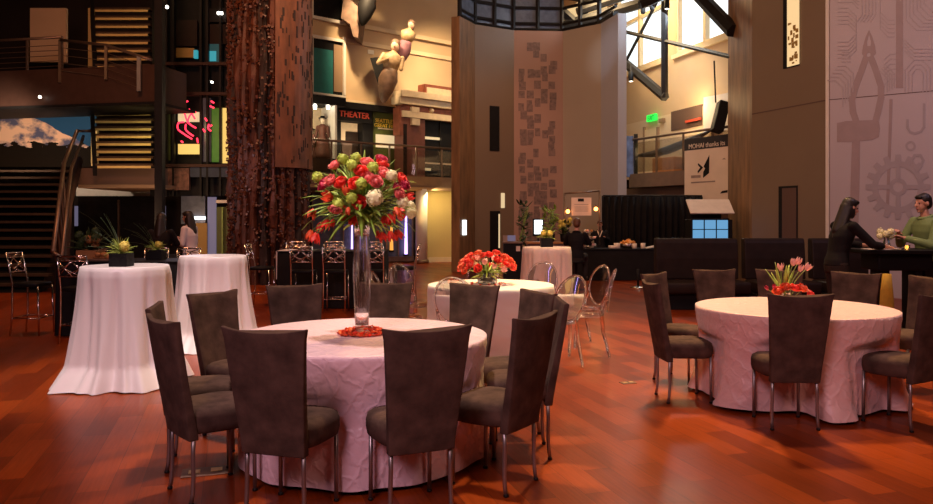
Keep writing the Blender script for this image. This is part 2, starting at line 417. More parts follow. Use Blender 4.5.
# ------------------------------------------------------------------ suede chairs
def chair_back_mb():
    mb = MB(); rings = []
    nx, nt = 10, 12
    front = []; back = []
    for i in range(nt + 1):
        t = i / nt
        z = .335 + .615 * t
        hw = .172 + .052 * t ** 1.2 + (.008 if i == nt else 0)
        yb = -.168 - .105 * t ** 1.3 - .012*math.sin(PI*t)
        th = .052 - .022 * t
        fr = []; bk = []
        for j in range(nx + 1):
            s_ = j / nx * 2 - 1
            dz = .022 * (abs(s_) ** 2.2) * t ** 3
            yc = .026 * (1 - s_*s_) * -1 * (.3 + .7*t)
            fr.append(Vector((hw*s_, yb + yc + th/2, z + dz)))
            bk.append(Vector((hw*s_, yb + yc - th/2, z + dz)))
        rings.append(fr + list(reversed(bk)))
    mb.rings(rings); return mb
def chair_seat_mb():
    mb = MB(); rings = []
    for z, sc in ((.365, .90), (.375, .97), (.41, 1.0), (.45, 1.0), (.478, .965), (.494, .86), (.502, .6), (.504, .25)):
        ring = []
        for j in range(32):
            a = 2*PI*j/32; cx, sy = math.cos(a), math.sin(a)
            e = .55
            x = .205 * math.copysign(abs(cx)**e, cx); y = .205 * math.copysign(abs(sy)**e, sy)
            x *= 1 + .07 * (y/.205)
            ring.append(Vector((x*sc, .0 + y*sc, z)))
        rings.append(ring)
    mb.rings(rings); return mb
def make_chair():
    t = thing('dining_chair', 'tmp', 'chair')
    chair_back_mb().build('backrest', M['suede'], t, True, bevel=.006)
    chair_seat_mb().build('seat', M['suede'], t, True)
    for sx in (-1, 1):
        mb = MB(); mb.tube([(sx*.165, .165, .375), (sx*.165, .166, .2), (sx*.165, .168, .012)], .0115, 10)
        lg = mb.build('leg', M['chair_metal'], t, True); mb = MB(); mb.lathe([(.013, 0), (.015, .006), (.012, .016)], 10, (sx*.165, .168, 0)); mb.build('glide', M['steel_black'], lg, True)
    for sx in (-1, 1):
        mb = MB(); mb.tube([(sx*.155, -.165, .375), (sx*.156, -.170, .26), (sx*.158, -.168, .15), (sx*.160, -.172, .06), (sx*.161, -.180, .012)], .0115, 10)
        lg = mb.build('leg', M['chair_metal'], t, True); mb = MB(); mb.lathe([(.013, 0), (.015, .006), (.012, .016)], 10, (sx*.161, -.180, 0)); mb.build('glide', M['steel_black'], lg, True)
    return t
proto_chair = make_chair(); used = [False]
def place_chair(x, y, fx, fy, label, group):
    o = proto_chair if not used[0] else copy_tree(proto_chair)
    used[0] = True
    o.location = (x, y, 0); o.rotation_euler = (0, 0, math.atan2(-fx, fy))
    o['label'] = label; o['group'] = group
    return (x, y, math.atan2(-fx, fy))

T1 = (-.666, 4.84); T2 = (.27, 8.45); T3 = (2.72, 6.32)
def ring_chairs(T, lst, group):
    out = []
    for th, r, tw, label in lst:
        x = T[0] + r*math.cos(R(th)); y = T[1] + r*math.sin(R(th))
        a = R(th + 180 + tw)
        out.append(place_chair(x, y, math.cos(a), math.sin(a), label, group))
    return out
g1 = 'suede chairs around the tall-vase table'
c1 = ring_chairs(T1, [
    (256.5, .97, -3, 'grey-brown suede chair at the tall-vase table, front left, square back to the camera'),
    (292.5, .98, 0, 'grey-brown suede chair at the tall-vase table, front, right below the rose petals'),
    (327, .98, -2, 'grey-brown suede chair right of the tall-vase table, nearest of three, seen side on'),
    (1, 1.0, 0, 'grey-brown suede chair right of the tall-vase table, middle of the three there'),
    (27, 1.05, 0, 'grey-brown suede chair right of the tall-vase table, farthest of the three there'),
    (58, 1.10, 0, 'grey-brown suede chair beyond the tall-vase table, before the red flower bowl'),
    (90, 1.08, 0, 'grey-brown suede chair beyond the tall-vase table, standing just right of the glass vase'),
    (121, 1.06, 0, 'grey-brown suede chair beyond the tall-vase table, left of the vase before the black counter'),
    (154, 1.0, -2, 'grey-brown suede chair at the left of the tall-vase table, before the farther white bar table'),
    (191, .97, 2, 'grey-brown suede chair far left of the tall-vase table, mostly hidden by the next chair'),
    (222, .98, -2, 'grey-brown suede chair left of the tall-vase table, beside the front left one'),
], g1)
g3 = 'suede chairs around the tulip table'
c3 = ring_chairs(T3, [
    (243, .89, 26, 'dark brown suede chair at the front of the tulip table, right before the posy'),
    (183, .93, 0, 'dark brown suede chair left of the tulip table, nearer one, seen side on'),
    (137, 1.02, 0, 'dark brown suede chair left of the tulip table, half hidden by the side-on chair'),
    (98, 1.16, 0, 'dark brown suede chair beyond the tulip table, before the left banquette section'),
    (72, 1.16, 0, 'dark brown suede chair beyond the tulip table, directly behind the pink tulips'),
    (44, 1.15, 0, 'dark brown suede chair beyond the tulip table, in front of the woman in black'),
    (17, 1.20, 0, 'dark brown suede chair far right of the tulip table, before the man in green'),
    (298, .90, 3, 'dark brown suede chair at the tulip table, front right, cut by the photo edge'),
], g3)

# ------------------------------------------------------------------ round tables and cloths
def round_table(T, r, h, label, group=None):
    t = thing('round_table', label, 'table', (T[0], T[1], 0), 0, group)
    mb = MB(); mb.lathe([(r-.01, h-.035), (r, h-.03), (r, h-.008), (r-.006, h-.004)], 48); mb.build('tabletop', M['brownwood'], t, True, angle=1)
    mb = MB(); mb.lathe([(.06, .04), (.04, .08), (.035, h-.06), (.10, h-.036)], 16); mb.build('pedestal', M['steel_black'], t, True)
    for k in range(4):
        a = PI/4 + k*PI/2
        mb = MB(); mb.tube([(0, 0, .06), (.20*math.cos(a), .20*math.sin(a), .04), (.36*math.cos(a), .36*math.sin(a), .018)], .017, 8); mb.build('foot', M['steel_black'], t, True)
    return t
def cloth(T, r, h, hem, flare, nf, amp, mat, name, label, cat='tablecloth', group=None, chairs=(), seed=1, spread=0.0, crink=.006, pinch=0.0):
    rnd = random.Random(seed); NA = 240; tops = [0, .25, .5, .75, .93, .985]
    ph = [rnd.uniform(0, 2*PI) for _ in range(6)]; fr = [nf, nf*2+1, max(3, nf//2), nf*3+2]
    nz = 36; zs = [h - .002 - (h - hem) * (k/nz) ** .95 for k in range(nz + 1)]
    def fold(a, t):
        f = .55*math.sin(fr[0]*a + ph[0] + .6*math.sin(3*a + ph[4])) + .3*math.sin(fr[1]*a + ph[1] + 1.2*t) + .35*math.sin(fr[2]*a + ph[2])
        f += .15*math.sin(fr[3]*a + ph[3] - 2*t)
        return f
    rad = []
    for k, z in enumerate(zs):
        t = (h - z) / h; row = []
        for j in range(NA):
            a = 2*PI*j/NA
            base = r + .012*min(1, k/2)
            base += flare*t**1.6 - pinch*math.sin(min(1, t*1.15)*PI)*.5
            rr = base + amp * (t**.8) * (fold(a, t) + .25)
            rr += spread * max(0, t - .82)/.18 * (.35 + .65*math.sin(2*a + ph[5])**2)
            rr += crink * math.sin(23*a + 31*z + ph[1]) * math.sin(9*a - 17*z + ph[0]) * min(1, k/3)
            row.append(rr)
        rad.append(row)
    if chairs:
        lim = [[9]*NA for _ in zs]
        for k, z in enumerate(zs):
            for j in range(NA):
                a = 2*PI*j/NA; m = 9
                for cx, cy, rz in chairs:
                    ca, sa = math.cos(-rz), math.sin(-rz); rr = rad[k][j]
                    while rr > .35:
                        dx, dy = T[0]+rr*math.cos(a)-cx, T[1]+rr*math.sin(a)-cy
                        lx, ly = ca*dx - sa*dy, sa*dx + ca*dy
                        hit = (abs(lx) < .212 and -.35 < ly < .216) if z > .34 else (abs(lx) < .20 and -.30 < ly < .205)
                        if z < .53 and hit: rr -= .012
                        else: break
                    m = min(m, rr)
                lim[k][j] = m
        for k in range(len(zs)):                     # ease the dents in along the hem and upwards
            e = [min(lim[k][(j+q) % NA] for q in range(-3, 4)) for j in range(NA)]
            for _ in range(3): e = [(e[j-1] + e[j] + e[(j+1) % NA])/3 if e[j] < 8 or e[j-1] < 8 or e[(j+1)%NA] < 8 else 9 for j in range(NA)]
            for j in range(NA): rad[k][j] = min(rad[k][j], e[j])
        for k in range(len(zs)-2, 0, -1):
            dz = zs[k] - zs[k+1]
            for j in range(NA): rad[k][j] = min(rad[k][j], rad[k+1][j] + 1.3*dz) if zs[k] > .50 else rad[k][j]
    mb = MB(); vs = []
    rings = []
    for q in tops[1:]:
        rings.append([Vector((r*q*math.cos(2*PI*j/NA), r*q*math.sin(2*PI*j/NA), h + .002)) for j in range(NA)])
    for k, z in enumerate(zs):
        rings.append([Vector((rad[k][j]*math.cos(2*PI*j/NA), rad[k][j]*math.sin(2*PI*j/NA), z + (.004*math.sin(nf*2*PI*j/NA) if k == nz else 0))) for j in range(NA)])
    mb.rings(rings, True, False)
    o = mb.build(name, mat, None, True); o.location = (T[0], T[1], 0)
    me = o.data; uv = me.uv_layers.new(name='uv')
    nt_ = len(tops) - 1
    for li, lp in enumerate(me.loops):
        vi = lp.vertex_index; rg, j = divmod(vi, NA); x, y, z = me.vertices[vi].co
        a = math.atan2(y, x)
        uv.data[li].uv = (x, y) if rg < nt_ else (a*r, h - z)
    return tag(o, label, cat, group)
gt = 'banquet tables hidden under their cloths'
round_table(T1, .785, .748, 'round banquet table under the pink cloth with the tall glass vase', gt)
cloth(T1, .795, .752, .035, .03, 13, .026, M['pinkcloth'], 'tablecloth', 'pale pink pintucked cloth on the round table with the tall vase', chairs=c1, seed=3, spread=.07, pinch=.09)
round_table(T2, .69, .748, 'round banquet table under the white cloth ringed by clear chairs', gt)
round_table(T3, .775, .748, 'round banquet table under the salmon pink cloth with tulips', gt)
cloth(T3, .785, .752, .03, .04, 12, .028, M['salmoncloth'], 'tablecloth', 'crinkled salmon pink cloth on the round table with tulips at right', chairs=c3, seed=8, spread=.06, pinch=.08)
B1 = (-3.12, 6.95); B2 = (-2.95, 8.85); B3 = (1.16, 11.0)
gb = 'tall bar tables hidden under their cloths'
for T, r, hh, lb, m, sd, fl in ((B1, .375, 1.055, 'nearer of the two white satin cloths over the tall bar tables at left', M['satin'], 5, .09),
                        (B2, .37, 1.05, 'farther of the two white satin cloths over the tall bar tables, right of the other', M['satin'], 12, .09),
                        (B3, .345, 1.065, 'beige striped-looking satin cloth over the lone tall bar table behind the clear chairs', M['satinbeige'], 21, .03)):
    t = round_table(T, r-.012, hh-.004, lb.split(' satin')[0].replace('nearer of the two white', 'tall bar table under the nearer white').replace('farther of the two white', 'tall bar table under the farther white').replace('beige striped-looking', 'lone tall bar table under the beige striped-looking') + ' satin cloth', gb)
    cloth(T, r, hh, .012, fl, 9, .060, m, 'bar_tablecloth', lb, seed=sd, spread=.13 if fl > .05 else .02, crink=0, pinch=.02)

# ------------------------------------------------------------------ clear acrylic chairs
def make_ghost():
    t = thing('acrylic_chair', 'tmp', 'chair')
    mb = MB()     # oval back ring with a thin panel inside
    def bp(a, k=1.0): 
        x = .205*k*math.cos(a); z = .70 + .225*k*math.sin(a); return Vector((x, -.20 - .10*((z-.45)/.5) - .03*(1-(x/.21)**2), z))
    ring = [bp(2*PI*i/28) for i in range(29)]
    mb.tube(ring, .013, 8, False)
    mb.build('back_frame', M['ghost'], t, True)
    mb = MB(); rr = [[bp(2*PI*i/28, k) for i in range(28)] for k in (.95, .6, .25)]
    mb.rings(rr, False, True); mb.build('back_panel', M['ghost'], t, True)
    mb = MB(); rings = []
    for z, sc in ((.425, .96), (.432, 1), (.448, 1), (.455, .96)):
        rings.append([Vector((.215*sc*math.copysign(abs(math.cos(a))**.6, math.cos(a)), .20*sc*math.copysign(abs(math.sin(a))**.6, math.sin(a)), z)) for a in [2*PI*j/28 for j in range(28)]])
    mb.rings(rings); mb.build('seat', M['ghost'], t, True)
    for sx in (-1, 1):
        mb = MB(); mb.tube([(sx*.18, .165, .43), (sx*.18, .168, .2), (sx*.178, .175, .012)], [.021, .018, .013], 8); mb.lathe([(.014, 0), (.015, .01), (.012, .016)], 8, (sx*.178, .175, 0)); mb.build('leg', M['ghost'], t, True)
        mb = MB(); mb.tube([(sx*.17, -.17, .46), (sx*.172, -.19, .25), (sx*.178, -.25, .012)], [.021, .018, .013], 8); mb.lathe([(.014, 0), (.015, .01), (.012, .016)], 8, (sx*.178, -.25, 0)); mb.build('leg', M['ghost'], t, True)
        mb = MB(); mb.tube([bp(R(205 if sx < 0 else -25)), (sx*.19, -.19, .52), (sx*.172, -.175, .45)], .014, 8); mb.build('back_upright', M['ghost'], t, True)
    return t
gg = make_ghost(); first = True
ghost = []
for th, r, lb in ((-8, 1.04, 'clear acrylic oval-back chair right of the white table, nearer of the pair there'),
                  (22, 1.14, 'clear acrylic oval-back chair right of the white table, farther of the pair there'),
                  (60, 1.12, 'clear acrylic oval-back chair beyond the white table, before the beige bar table'),
                  (92, 1.18, 'clear acrylic oval-back chair beyond the white table, behind the red flower bowl'),
                  (-52, .97, 'clear acrylic oval-back chair at the near right of the white table'),
                  (252, .99, 'clear acrylic chair at the near side of the white table, behind a suede backrest'),
                  (200, 1.02, 'clear acrylic oval-back chair at the left of the white table, nearest the glass vase'),
                  (140, 1.15, 'clear acrylic oval-back chair at the far left of the white table, before the yellow wall')):
    o = gg if first else copy_tree(gg); first = False
    x = T2[0] + r*math.cos(R(th)); y = T2[1] + r*math.sin(R(th)); rz = math.atan2(-(T2[0]-x), T2[1]-y)
    o.location = (x, y, 0); o.rotation_euler = (0, 0, rz); o['label'] = lb; o['group'] = 'clear chairs around the white table'
    ghost.append((x, y, rz))
cloth(T2, .695, .752, .03, .02, 14, .018, M['whitecloth'], 'tablecloth', 'white cloth on the round table with the red flower bowl', chairs=ghost, seed=6, spread=.02)

# ------------------------------------------------------------------ chrome stools and black counters
def make_stool():
    t = thing('counter_stool', 'tmp', 'stool')
    mb = MB(); rings = []
    for z, sc in ((.615, .94), (.622, 1), (.65, 1), (.665, .95), (.67, .7)):
        rings.append([Vector((.19*sc*math.copysign(abs(math.cos(a))**.5, math.cos(a)), .18*sc*math.copysign(abs(math.sin(a))**.5, math.sin(a)), z)) for a in [2*PI*j/28 for j in range(28)]])
    mb.rings(rings); mb.build('seat', M['leatherblack'], t, True)
    for sx in (-1, 1):
        mb = MB(); mb.tube([(sx*.165, .155, .62), (sx*.17, .165, .3), (sx*.175, .175, 0)], .011, 8); mb.build('leg', M['chrome'], t, True)
        mb = MB(); mb.tube([(sx*.172, -.245, 1.04), (sx*.17, -.20, .85), (sx*.168, -.165, .66), (sx*.17, -.165, .3), (sx*.175, -.19, 0)], .011, 8); mb.build('leg', M['chrome'], t, True)
    mb = MB()
    for a, b in (((-.172, .165), (.172, .165)), ((-.17, -.17), (.17, -.17)), ((-.172, .165), (-.17, -.17)), ((.172, .165), (.17, -.17))):
        mb.tube([(*a, .22), (*b, .22)], .008, 6)
    mb.build('footrest', M['chrome'], t, True)
    mb = MB()
    def q(x, z): return (x, -.165 - .21*(max(0, z-.66)) - .03*(1-(x/.17)**2), z)
    mb.tube([q(x, 1.04) for x in (-.17, -.08, 0, .08, .17)], .011, 8); mb.tube([q(x, .985) for x in (-.17, -.08, 0, .08, .17)], .007, 6); mb.tube([q(x, .80) for x in (-.17, -.08, 0, .08, .17)], .008, 6)
    for x0, z0, x1, z1 in ((-.17, .985, .0, .80), (.0, .985, .17, .80), (-.17, .80, .0, .985), (.0, .80, .17, .985), (-.17, .93, .10, .80), (.17, .93, -.10, .80), (-.17, .86, .02, .985), (.17, .86, -.02, .985), (-.17, 1.04, .0, .985), (.17, 1.04, 0, .985)):
        mb.tube([q(x0, z0), q((x0+x1)/2, (z0+z1)/2), q(x1, z1)], .006, 6)
    mb.build('lattice_back', M['chrome'], t, True)
    return t
st = make_stool(); first = True
for (u, Y, ang, lb, g) in (
    (33, 9.75, -90, 'chrome lattice-back stool at the left end of the flowered counter, seen side on', 'stools at the flowered counter'),
    (82, 9.15, 0, 'chrome lattice-back stool at the flowered counter, left of the nearer white bar table', 'stools at the flowered counter'),
    (103, 10.85, 180, 'chrome lattice-back stool on the far side of the flowered counter, behind the black planters', 'stools at the flowered counter'),
    (150, 10.9, 180, 'chrome lattice-back stool on the far side of the flowered counter, middle of the three', 'stools at the flowered counter'),
    (183, 10.9, 180, 'chrome lattice-back stool on the far side of the flowered counter, below the person in white', 'stools at the flowered counter'),
    (262, 12.8, -90, 'chrome lattice-back stool at the left end of the bare black counter, beside the timber column', 'stools at the black counter'),
    (304, 12.0, 0, 'chrome lattice-back stool on the near side of the black counter, leftmost of the three there', 'stools at the black counter'),
    (336, 12.0, 0, 'chrome lattice-back stool on the near side of the black counter, middle of the three', 'stools at the black counter'),
    (374, 12.0, 0, 'chrome lattice-back stool on the near side of the black counter, behind the glass vase', 'stools at the black counter'),
    (293, 13.75, 180, 'chrome lattice-back stool on the far side of the black counter, leftmost of the three there', 'stools at the black counter'),
    (331, 13.75, 180, 'chrome lattice-back stool on the far side of the black counter, middle of the three there', 'stools at the black counter'),
    (371, 13.75, 180, 'chrome lattice-back stool on the far side of the black counter, rightmost of the three there', 'stools at the black counter'),
    (405, 12.8, 90, 'chrome lattice-back stool at the right end of the black counter, below the purple light', 'stools at the black counter')):
    o = st if first else copy_tree(st); first = False
    o.location = ((u-CX)/F*Y, Y, 0); o.rotation_euler = (0, 0, R(ang)); o['label'] = lb; o['group'] = g
def counter(x0, x1, y0, y1, h, label, runner=False):
    t = thing('counter_table', label, 'counter', ((x0+x1)/2, (y0+y1)/2, 0))
    mb = MB(); n = 60; rings = []
    w, d = (x1-x0)/2, (y1-y0)/2
    per = []
    for i in range(n): per.append((-w + 2*w*i/n, -d))
    for i in range(20): per.append((w, -d + 2*d*i/20))
    for i in range(n): per.append((w - 2*w*i/n, d))
    for i in range(20): per.append((-w, d - 2*d*i/20))
    for k, z in enumerate((h-.004, h-.02, .5*h, .01)):
        e = (0, .004, .012, .018)[k]
        rings.append([Vector((x*(1+e/w) + (.008*math.sin(i*1.1) if k > 1 else 0), y*(1+e/d) + (.008*math.sin(i*1.1) if k > 1 else 0), z)) for i, (x, y) in enumerate(per)])
    mb.rings(list(reversed(rings)), False, True); mb.build('skirt', M['blackcloth'], t, True)
    mb = MB(); mb.box((0, 0, h+.004), (2*w+.03, 2*d+.03, .016)); mb.build('top', M['leatherblack'], t, bevel=.004)
    if runner:
        mb = MB(); mb.box((-w-.03, -.1, h-.22), (.02, .5, .46)); mb.box((-w+.1, -.1, h+.016), (.24, .5, .008)); mb.build('runner', M['whitecloth'], t)
    return t
counter(-5.15, -3.65, 9.55, 10.35, .93, 'long black-draped counter with planters behind the white bar tables')
counter(-3.08, -1.36, 12.4, 13.2, .93, 'long bare black-draped counter with stools behind the tall vase', True)

# ------------------------------------------------------------------ flowers
def orient(d, up=(0,0,1)):
    d = Vector(d).normalized(); q = Vector((0,0,1)).rotation_difference(d); return q.to_matrix().to_4x4()
def tulip_mb(L=.062, Rr=.027, open_=.25, n=6, seed=0):
    mb = MB(); rnd = random.Random(seed)
    for k in range(n):
        a0 = 2*PI*k/n + rnd.uniform(-.1, .1); inner = .90 if k % 2 else 1.0; rings = []
        op = open_ + rnd.uniform(-.1, .15)
        for i in range(7):
            t = i/6; w = .62*math.sin(PI*min(1, .12 + t*.86))**.7 * (1 if t < .7 else 1 - (t-.7)*1.9)
            w = max(w, .03); rad = Rr*inner*(math.sin(PI*(.08 + .52*t))**.8) + op*Rr*t*t
            z = L*t
            rings.append([Vector((rad*math.cos(a0+w*s), rad*math.sin(a0+w*s), z - .004*s*s)) for s in (-1, -.5, 0, .5, 1)])
        rings2 = [[p*1.0 - Vector((p.x, p.y, 0))*.05 for p in r] for r in rings]
        mb.rings([r + list(reversed(q)) for r, q in zip(rings, rings2)])
    return mb
def rose_mb(Rr=.035, seed=0):
    mb = MB(); rnd = random.Random(seed)
    mb.ell((0, 0, Rr*.75), (Rr*.55, Rr*.55, Rr*.7), 10, 6)
    for lay, (n, rr, h, op) in enumerate(((3, .62, 1.5, -.05), (4, .82, 1.42, .1), (5, 1.02, 1.25, .3), (5, 1.15, 1.0, .55))):
        for k in range(n):
            a0 = 2*PI*k/n + lay*.7 + rnd.uniform(-.2, .2); rings = []
            for i in range(5):
                t = i/4; w = (.9*PI/n*1.4)*math.sin(PI*(.2+.62*t)); rad = Rr*rr*(.35 + .65*math.sin(PI*.5*min(1, t*1.4))) + op*Rr*t**3*.5
                rings.append([Vector((rad*math.cos(a0+w*s), rad*math.sin(a0+w*s), Rr*h*t - .1*Rr*s*s*t)) for s in (-1, -.5, 0, .5, 1)])
            mb.rings([r + [p*.95 for p in reversed(r)] for r in rings])
    return mb
def ball_mb(Rr=.038, seed=0, n=90):
    mb = MB(); rnd = random.Random(seed); mb.ell((0, 0, Rr), Rr*.8, 12, 8)
    for k in range(n):
        ph = math.acos(1 - 2*(k+.5)/n); th = k*2.39996
        d = Vector((math.cos(th)*math.sin(ph), math.sin(th)*math.sin(ph), math.cos(ph)))
        p = Vector((0,0,Rr)) + d*Rr*rnd.uniform(.80, 1.08); s = Rr*rnd.uniform(.24, .38)
        Mx = Matrix.Translation(p) @ orient(d + Vector((rnd.uniform(-.4,.4), rnd.uniform(-.4,.4), rnd.uniform(-.4,.4)))) @ Matrix.Rotation(rnd.uniform(0, 6), 4, 'Z')
        mb.add([(s,0,.002),(0,s*.45,-.001),(-s,0,.002),(0,-s*.45,-.001),(0,s,.003),(-s*.45,0,0),(0,-s,.003),(s*.45,0,0)], [(0,1,2,3),(4,5,6,7)], Mx)
    return mb
FM = {}
def fmesh(kind, var):
    k = (kind, var)
    if k not in FM:
        if kind == 'tulip': mb = tulip_mb(.066, .031, -.38 + .16*var, 6, var)
        elif kind == 'opentulip': mb = tulip_mb(.064, .034, .05, 6, var+9)
        elif kind == 'rose': mb = rose_mb(.036, var)
        elif kind == 'small': mb = tulip_mb(.052, .021, -.45, 6, var+20)
        else: mb = ball_mb(.040, var)
        FM[k] = mb
    return FM[k]
fcount = [0]
def flower(kind, mat, pos, d, root, label, group, name, scale=1.0, stemr=.0028):
    fcount[0] += 1; pos = Vector(pos); d = Vector(d).normalized(); root = Vector(root)
    t = thing(name, label, 'flower', root, 0, group)
    src = fmesh(kind, fcount[0] % 3); L = pos - root
    Mx = Matrix.Translation(L) @ orient(d) @ Matrix.Rotation(fcount[0]*1.3, 4, 'Z') @ Matrix.Scale(scale, 4)
    mb = MB(); mb.v = [Mx @ p for p in src.v]; mb.f = src.f; mb.mi = src.mi
    mb.build('blossom', mat, t, True)
    back = L - d*.09*scale
    mid = Vector((0,0,0)).lerp(back, .55) + Vector((0, 0, .10*min(1, L.length/.35))) if L.length > .15 else Vector((0,0,0)).lerp(back, .5)
    pts = []
    for i in range(9):
        q = i/8; A = (1-q)**2; B = 2*q*(1-q); D = q*q
        pts.append(A*Vector((0,0,0)) + B*mid + D*L)
    pts[-1] = L + d*.004
    mb = MB(); mb.tube(pts, stemr, 6); mb.build('stem', M['stem'], t, True)
    return t
def leaves_mb(mb, root, n, L0, L1, w, rnd, el=(-.3, 1.2), droop=.5, az=None):
    for k in range(n):
        a = rnd.uniform(*(az or (0, 2*PI))); e = rnd.uniform(*el); L = rnd.uniform(L0, L1)
        d = Vector((math.cos(a)*math.cos(e), math.sin(a)*math.cos(e), math.sin(e))); side = Vector((-math.sin(a), math.cos(a), 0))
        p = Vector(root); rings = []
        for i in range(8):
            t = i/7; ww = w*math.sin(PI*(.06 + .93*t))**.8*rnd.uniform(.95, 1.05); up = side.cross(d).normalized()
            rings.append([p - side*ww + up*ww*.35, p - up*.001, p + side*ww + up*ww*.35, p + up*.0012])
            d = (d + Vector((0, 0, -droop*.22*t - .02))).normalized(); p = p + d*L/7
        mb.rings(rings)
# --- the tall centrepiece
VX, VY = T1
mb_prof = [(.044, .0), (.048, .002), (.048, .014), (.042, .03), (.043, .06), (.047, .14), (.053, .24), (.057, .34), (.057, .42), (.053, .52), (.048, .62), (.048, .69)]
mb = MB(); n = 32
outer = [[Vector((r*math.cos(2*PI*j/n), r*math.sin(2*PI*j/n), z)) for j in range(n)] for r, z in mb_prof]
inner = [[Vector(((r-.005)*math.cos(2*PI*j/n), (r-.005)*math.sin(2*PI*j/n), max(z, .05))) for j in range(n)] for r, z in reversed(mb_prof[4:])]
mb.rings(outer + inner, True, True)
vz = .754
vase = mb.build('flower_vase', M['glass'], None, True); vase.location = (VX, VY, vz)
tag(vase, 'tall slender clear glass vase in the middle of the front pink table', 'vase')
top = Vector((VX, VY, vz + .69))
rnd = random.Random(4)
blooms = [ # u, v, kind, material, drooping
 (334,164,'rose','petalpink'),(343,160,'ball','petallime'),(352,166,'ball','petallime'),(356,159,'ball','petallime'),(367,161,'rose','petalpink'),(382,158,'rose','petalmagenta'),
 (373,168,'ball','petallime'),(384,172,'rose','petalpink'),(391,176,'ball','petalwhite'),(361,170,'rose','petalred'),(368,177,'rose','petalpink'),(376,181,'rose','petalpink'),(355,183,'rose','petalred'),
 (361,184,'ball','petallime'),(346,190,'tulip','petalorange'),(328,197,'opentulip','petalorange'),(340,182,'rose','petalred'),(329,180,'rose','petalpink'),(318,178,'ball','petallime'),(322,184,'rose','petalmagenta'),
 (352,198,'ball','petallime'),(338,204,'ball','petallime'),(359,202,'rose','petalred'),(374,198,'ball','petalwhite'),(399,188,'rose','petalmagenta'),(403,178,'rose','petalred'),(400,193,'rose','petalpink'),
 (409,197,'tulip','petalred'),(402,202,'ball','petalwhite'),(335,210,'rose','petalpink'),(348,212,'small','petalorange'),(406,184,'rose','petalmagenta'),(383,163,'rose','petalred'),
 (312,214,'opentulip','petalorange'),(326,224,'tulip','petalred'),(320,227,'tulip','petalred'),(332,224,'small','petalred'),(315,238,'opentulip','petalred'),(310,235,'tulip','petalorange'),
 (343,219,'small','petalred'),(353,220,'tulip','petalred'),(358,220,'small','petalred'),(397,212,'tulip','petalorange'),(390,219,'tulip','petalred'),(385,221,'tulip','petalred'),
 (378,236,'small','petalred'),(383,237,'tulip','petalred'),(391,236,'tulip','petalred'),(398,235,'opentulip','petalred')]
lbl = {('rose','petalpink'): ('pink_rose','coral pink rose in the tall glass vase arrangement','coral pink roses in the tall vase'), ('rose','petalred'): ('red_rose','bright red rose in the tall glass vase arrangement','red roses in the tall vase'),
 ('rose','petalmagenta'): ('magenta_flower','dark magenta bloom at the edge of the tall glass vase arrangement','magenta blooms in the tall vase'), ('ball','petallime'): ('lime_snowball_flower','lime green snowball flower in the tall glass vase arrangement','lime flowers in the tall vase'),
 ('ball','petalwhite'): ('white_hydrangea','creamy white ball-shaped flower in the tall glass vase arrangement','white flowers in the tall vase'),
 'tulip': ('drooping_tulip','orange-red tulip hanging or leaning out low in the tall glass vase arrangement','orange-red tulips in the tall vase')}
for i, (u, v, k, m) in enumerate(blooms):
    ex, ez = (u-360)/52, (v-200)/48
    dep = math.sqrt(max(0, 1 - ex*ex - ez*ez))*.30*rnd.uniform(.85, 1.1)
    if v > 215: dep = rnd.uniform(-.05, .2)
    p = at(u, v, VY - dep); d = (p - (top + Vector((0, 0, .12))))
    d = d.normalized()
    if v > 208: d = (d*.5 + Vector((0, 0, -1))).normalized()
    if k == 'tulip' and v < 195: d = Vector((-.05, -.2, 1))
    nm, lb, gr = lbl.get((k, m)) or lbl['tulip']
    sc = {'rose': .92, 'ball': .86, 'tulip': 1.0, 'opentulip': 1.05, 'small': 1.0}[k]
    if (u, v) == (374, 198): sc = 1.25
    off = -d*(.035 if k in ('rose', 'ball') else (.03 if v > 208 else .03))*sc
    flower(k, M[m], p + off, d, top + Vector((rnd.uniform(-.04,.04), rnd.uniform(-.04,.04), -.02)), lb, gr, nm, sc)
for i in range(14):   # the far side of the same bunch
    a = R(rnd.uniform(15, 165)); e = rnd.uniform(-.1, 1.0); rr = rnd.uniform(.24, .32)
    p = top + Vector((math.cos(a)*math.cos(e)*rr, math.sin(a)*math.cos(e)*rr, .1 + math.sin(e)*.22))
    k, m = (('rose','petalpink'), ('rose','petalred'), ('ball','petallime'), ('ball','petalwhite'))[i % 4]
    nm, lb, gr = lbl[(k, m)]; flower(k, M[m], p, p - top - Vector((0,0,.1)), top + Vector((0, 0, -.02)), lb, gr, nm, .9)
mb = MB(); leaves_mb(mb, top + Vector((0, 0, .02)), 60, .18, .36, .020, rnd, (.0, 1.3), .55)
leaves_mb(mb, top + Vector((0, 0, .10)), 22, .26, .42, .018, rnd, (-.3, .5), .9); leaves_mb(mb, top + Vector((0, 0, .16)), 40, .26, .36, .018, rnd, (.2, 1.4), .4)
for k in range(60):
    a, e = rnd.uniform(0, 2*PI), rnd.uniform(-.15, 1.4); q = top + Vector((math.cos(a)*math.cos(e)*.20, math.sin(a)*math.cos(e)*.20, .11 + math.sin(e)*.13))
    leaves_mb(mb, q, 1, .12, .20, .022, rnd, (e-.4, e+.4), .5, (a-.6, a+.6))
o = mb.build('foliage', M['leaf'], None, True); tag(o, 'green leaves bushing out of the tall glass vase between its flowers', 'leaves', None, 'stuff')
mb = MB(); leaves_mb(mb, top + Vector((0, -.03, .12)), 34, .26, .42, .007, rnd, (-.3, .9), 1.3)
o = mb.build('foliage', M['leaflight'], None, True); tag(o, 'thin pale green grass blades drooping from the tall vase arrangement', 'leaves', None, 'stuff')
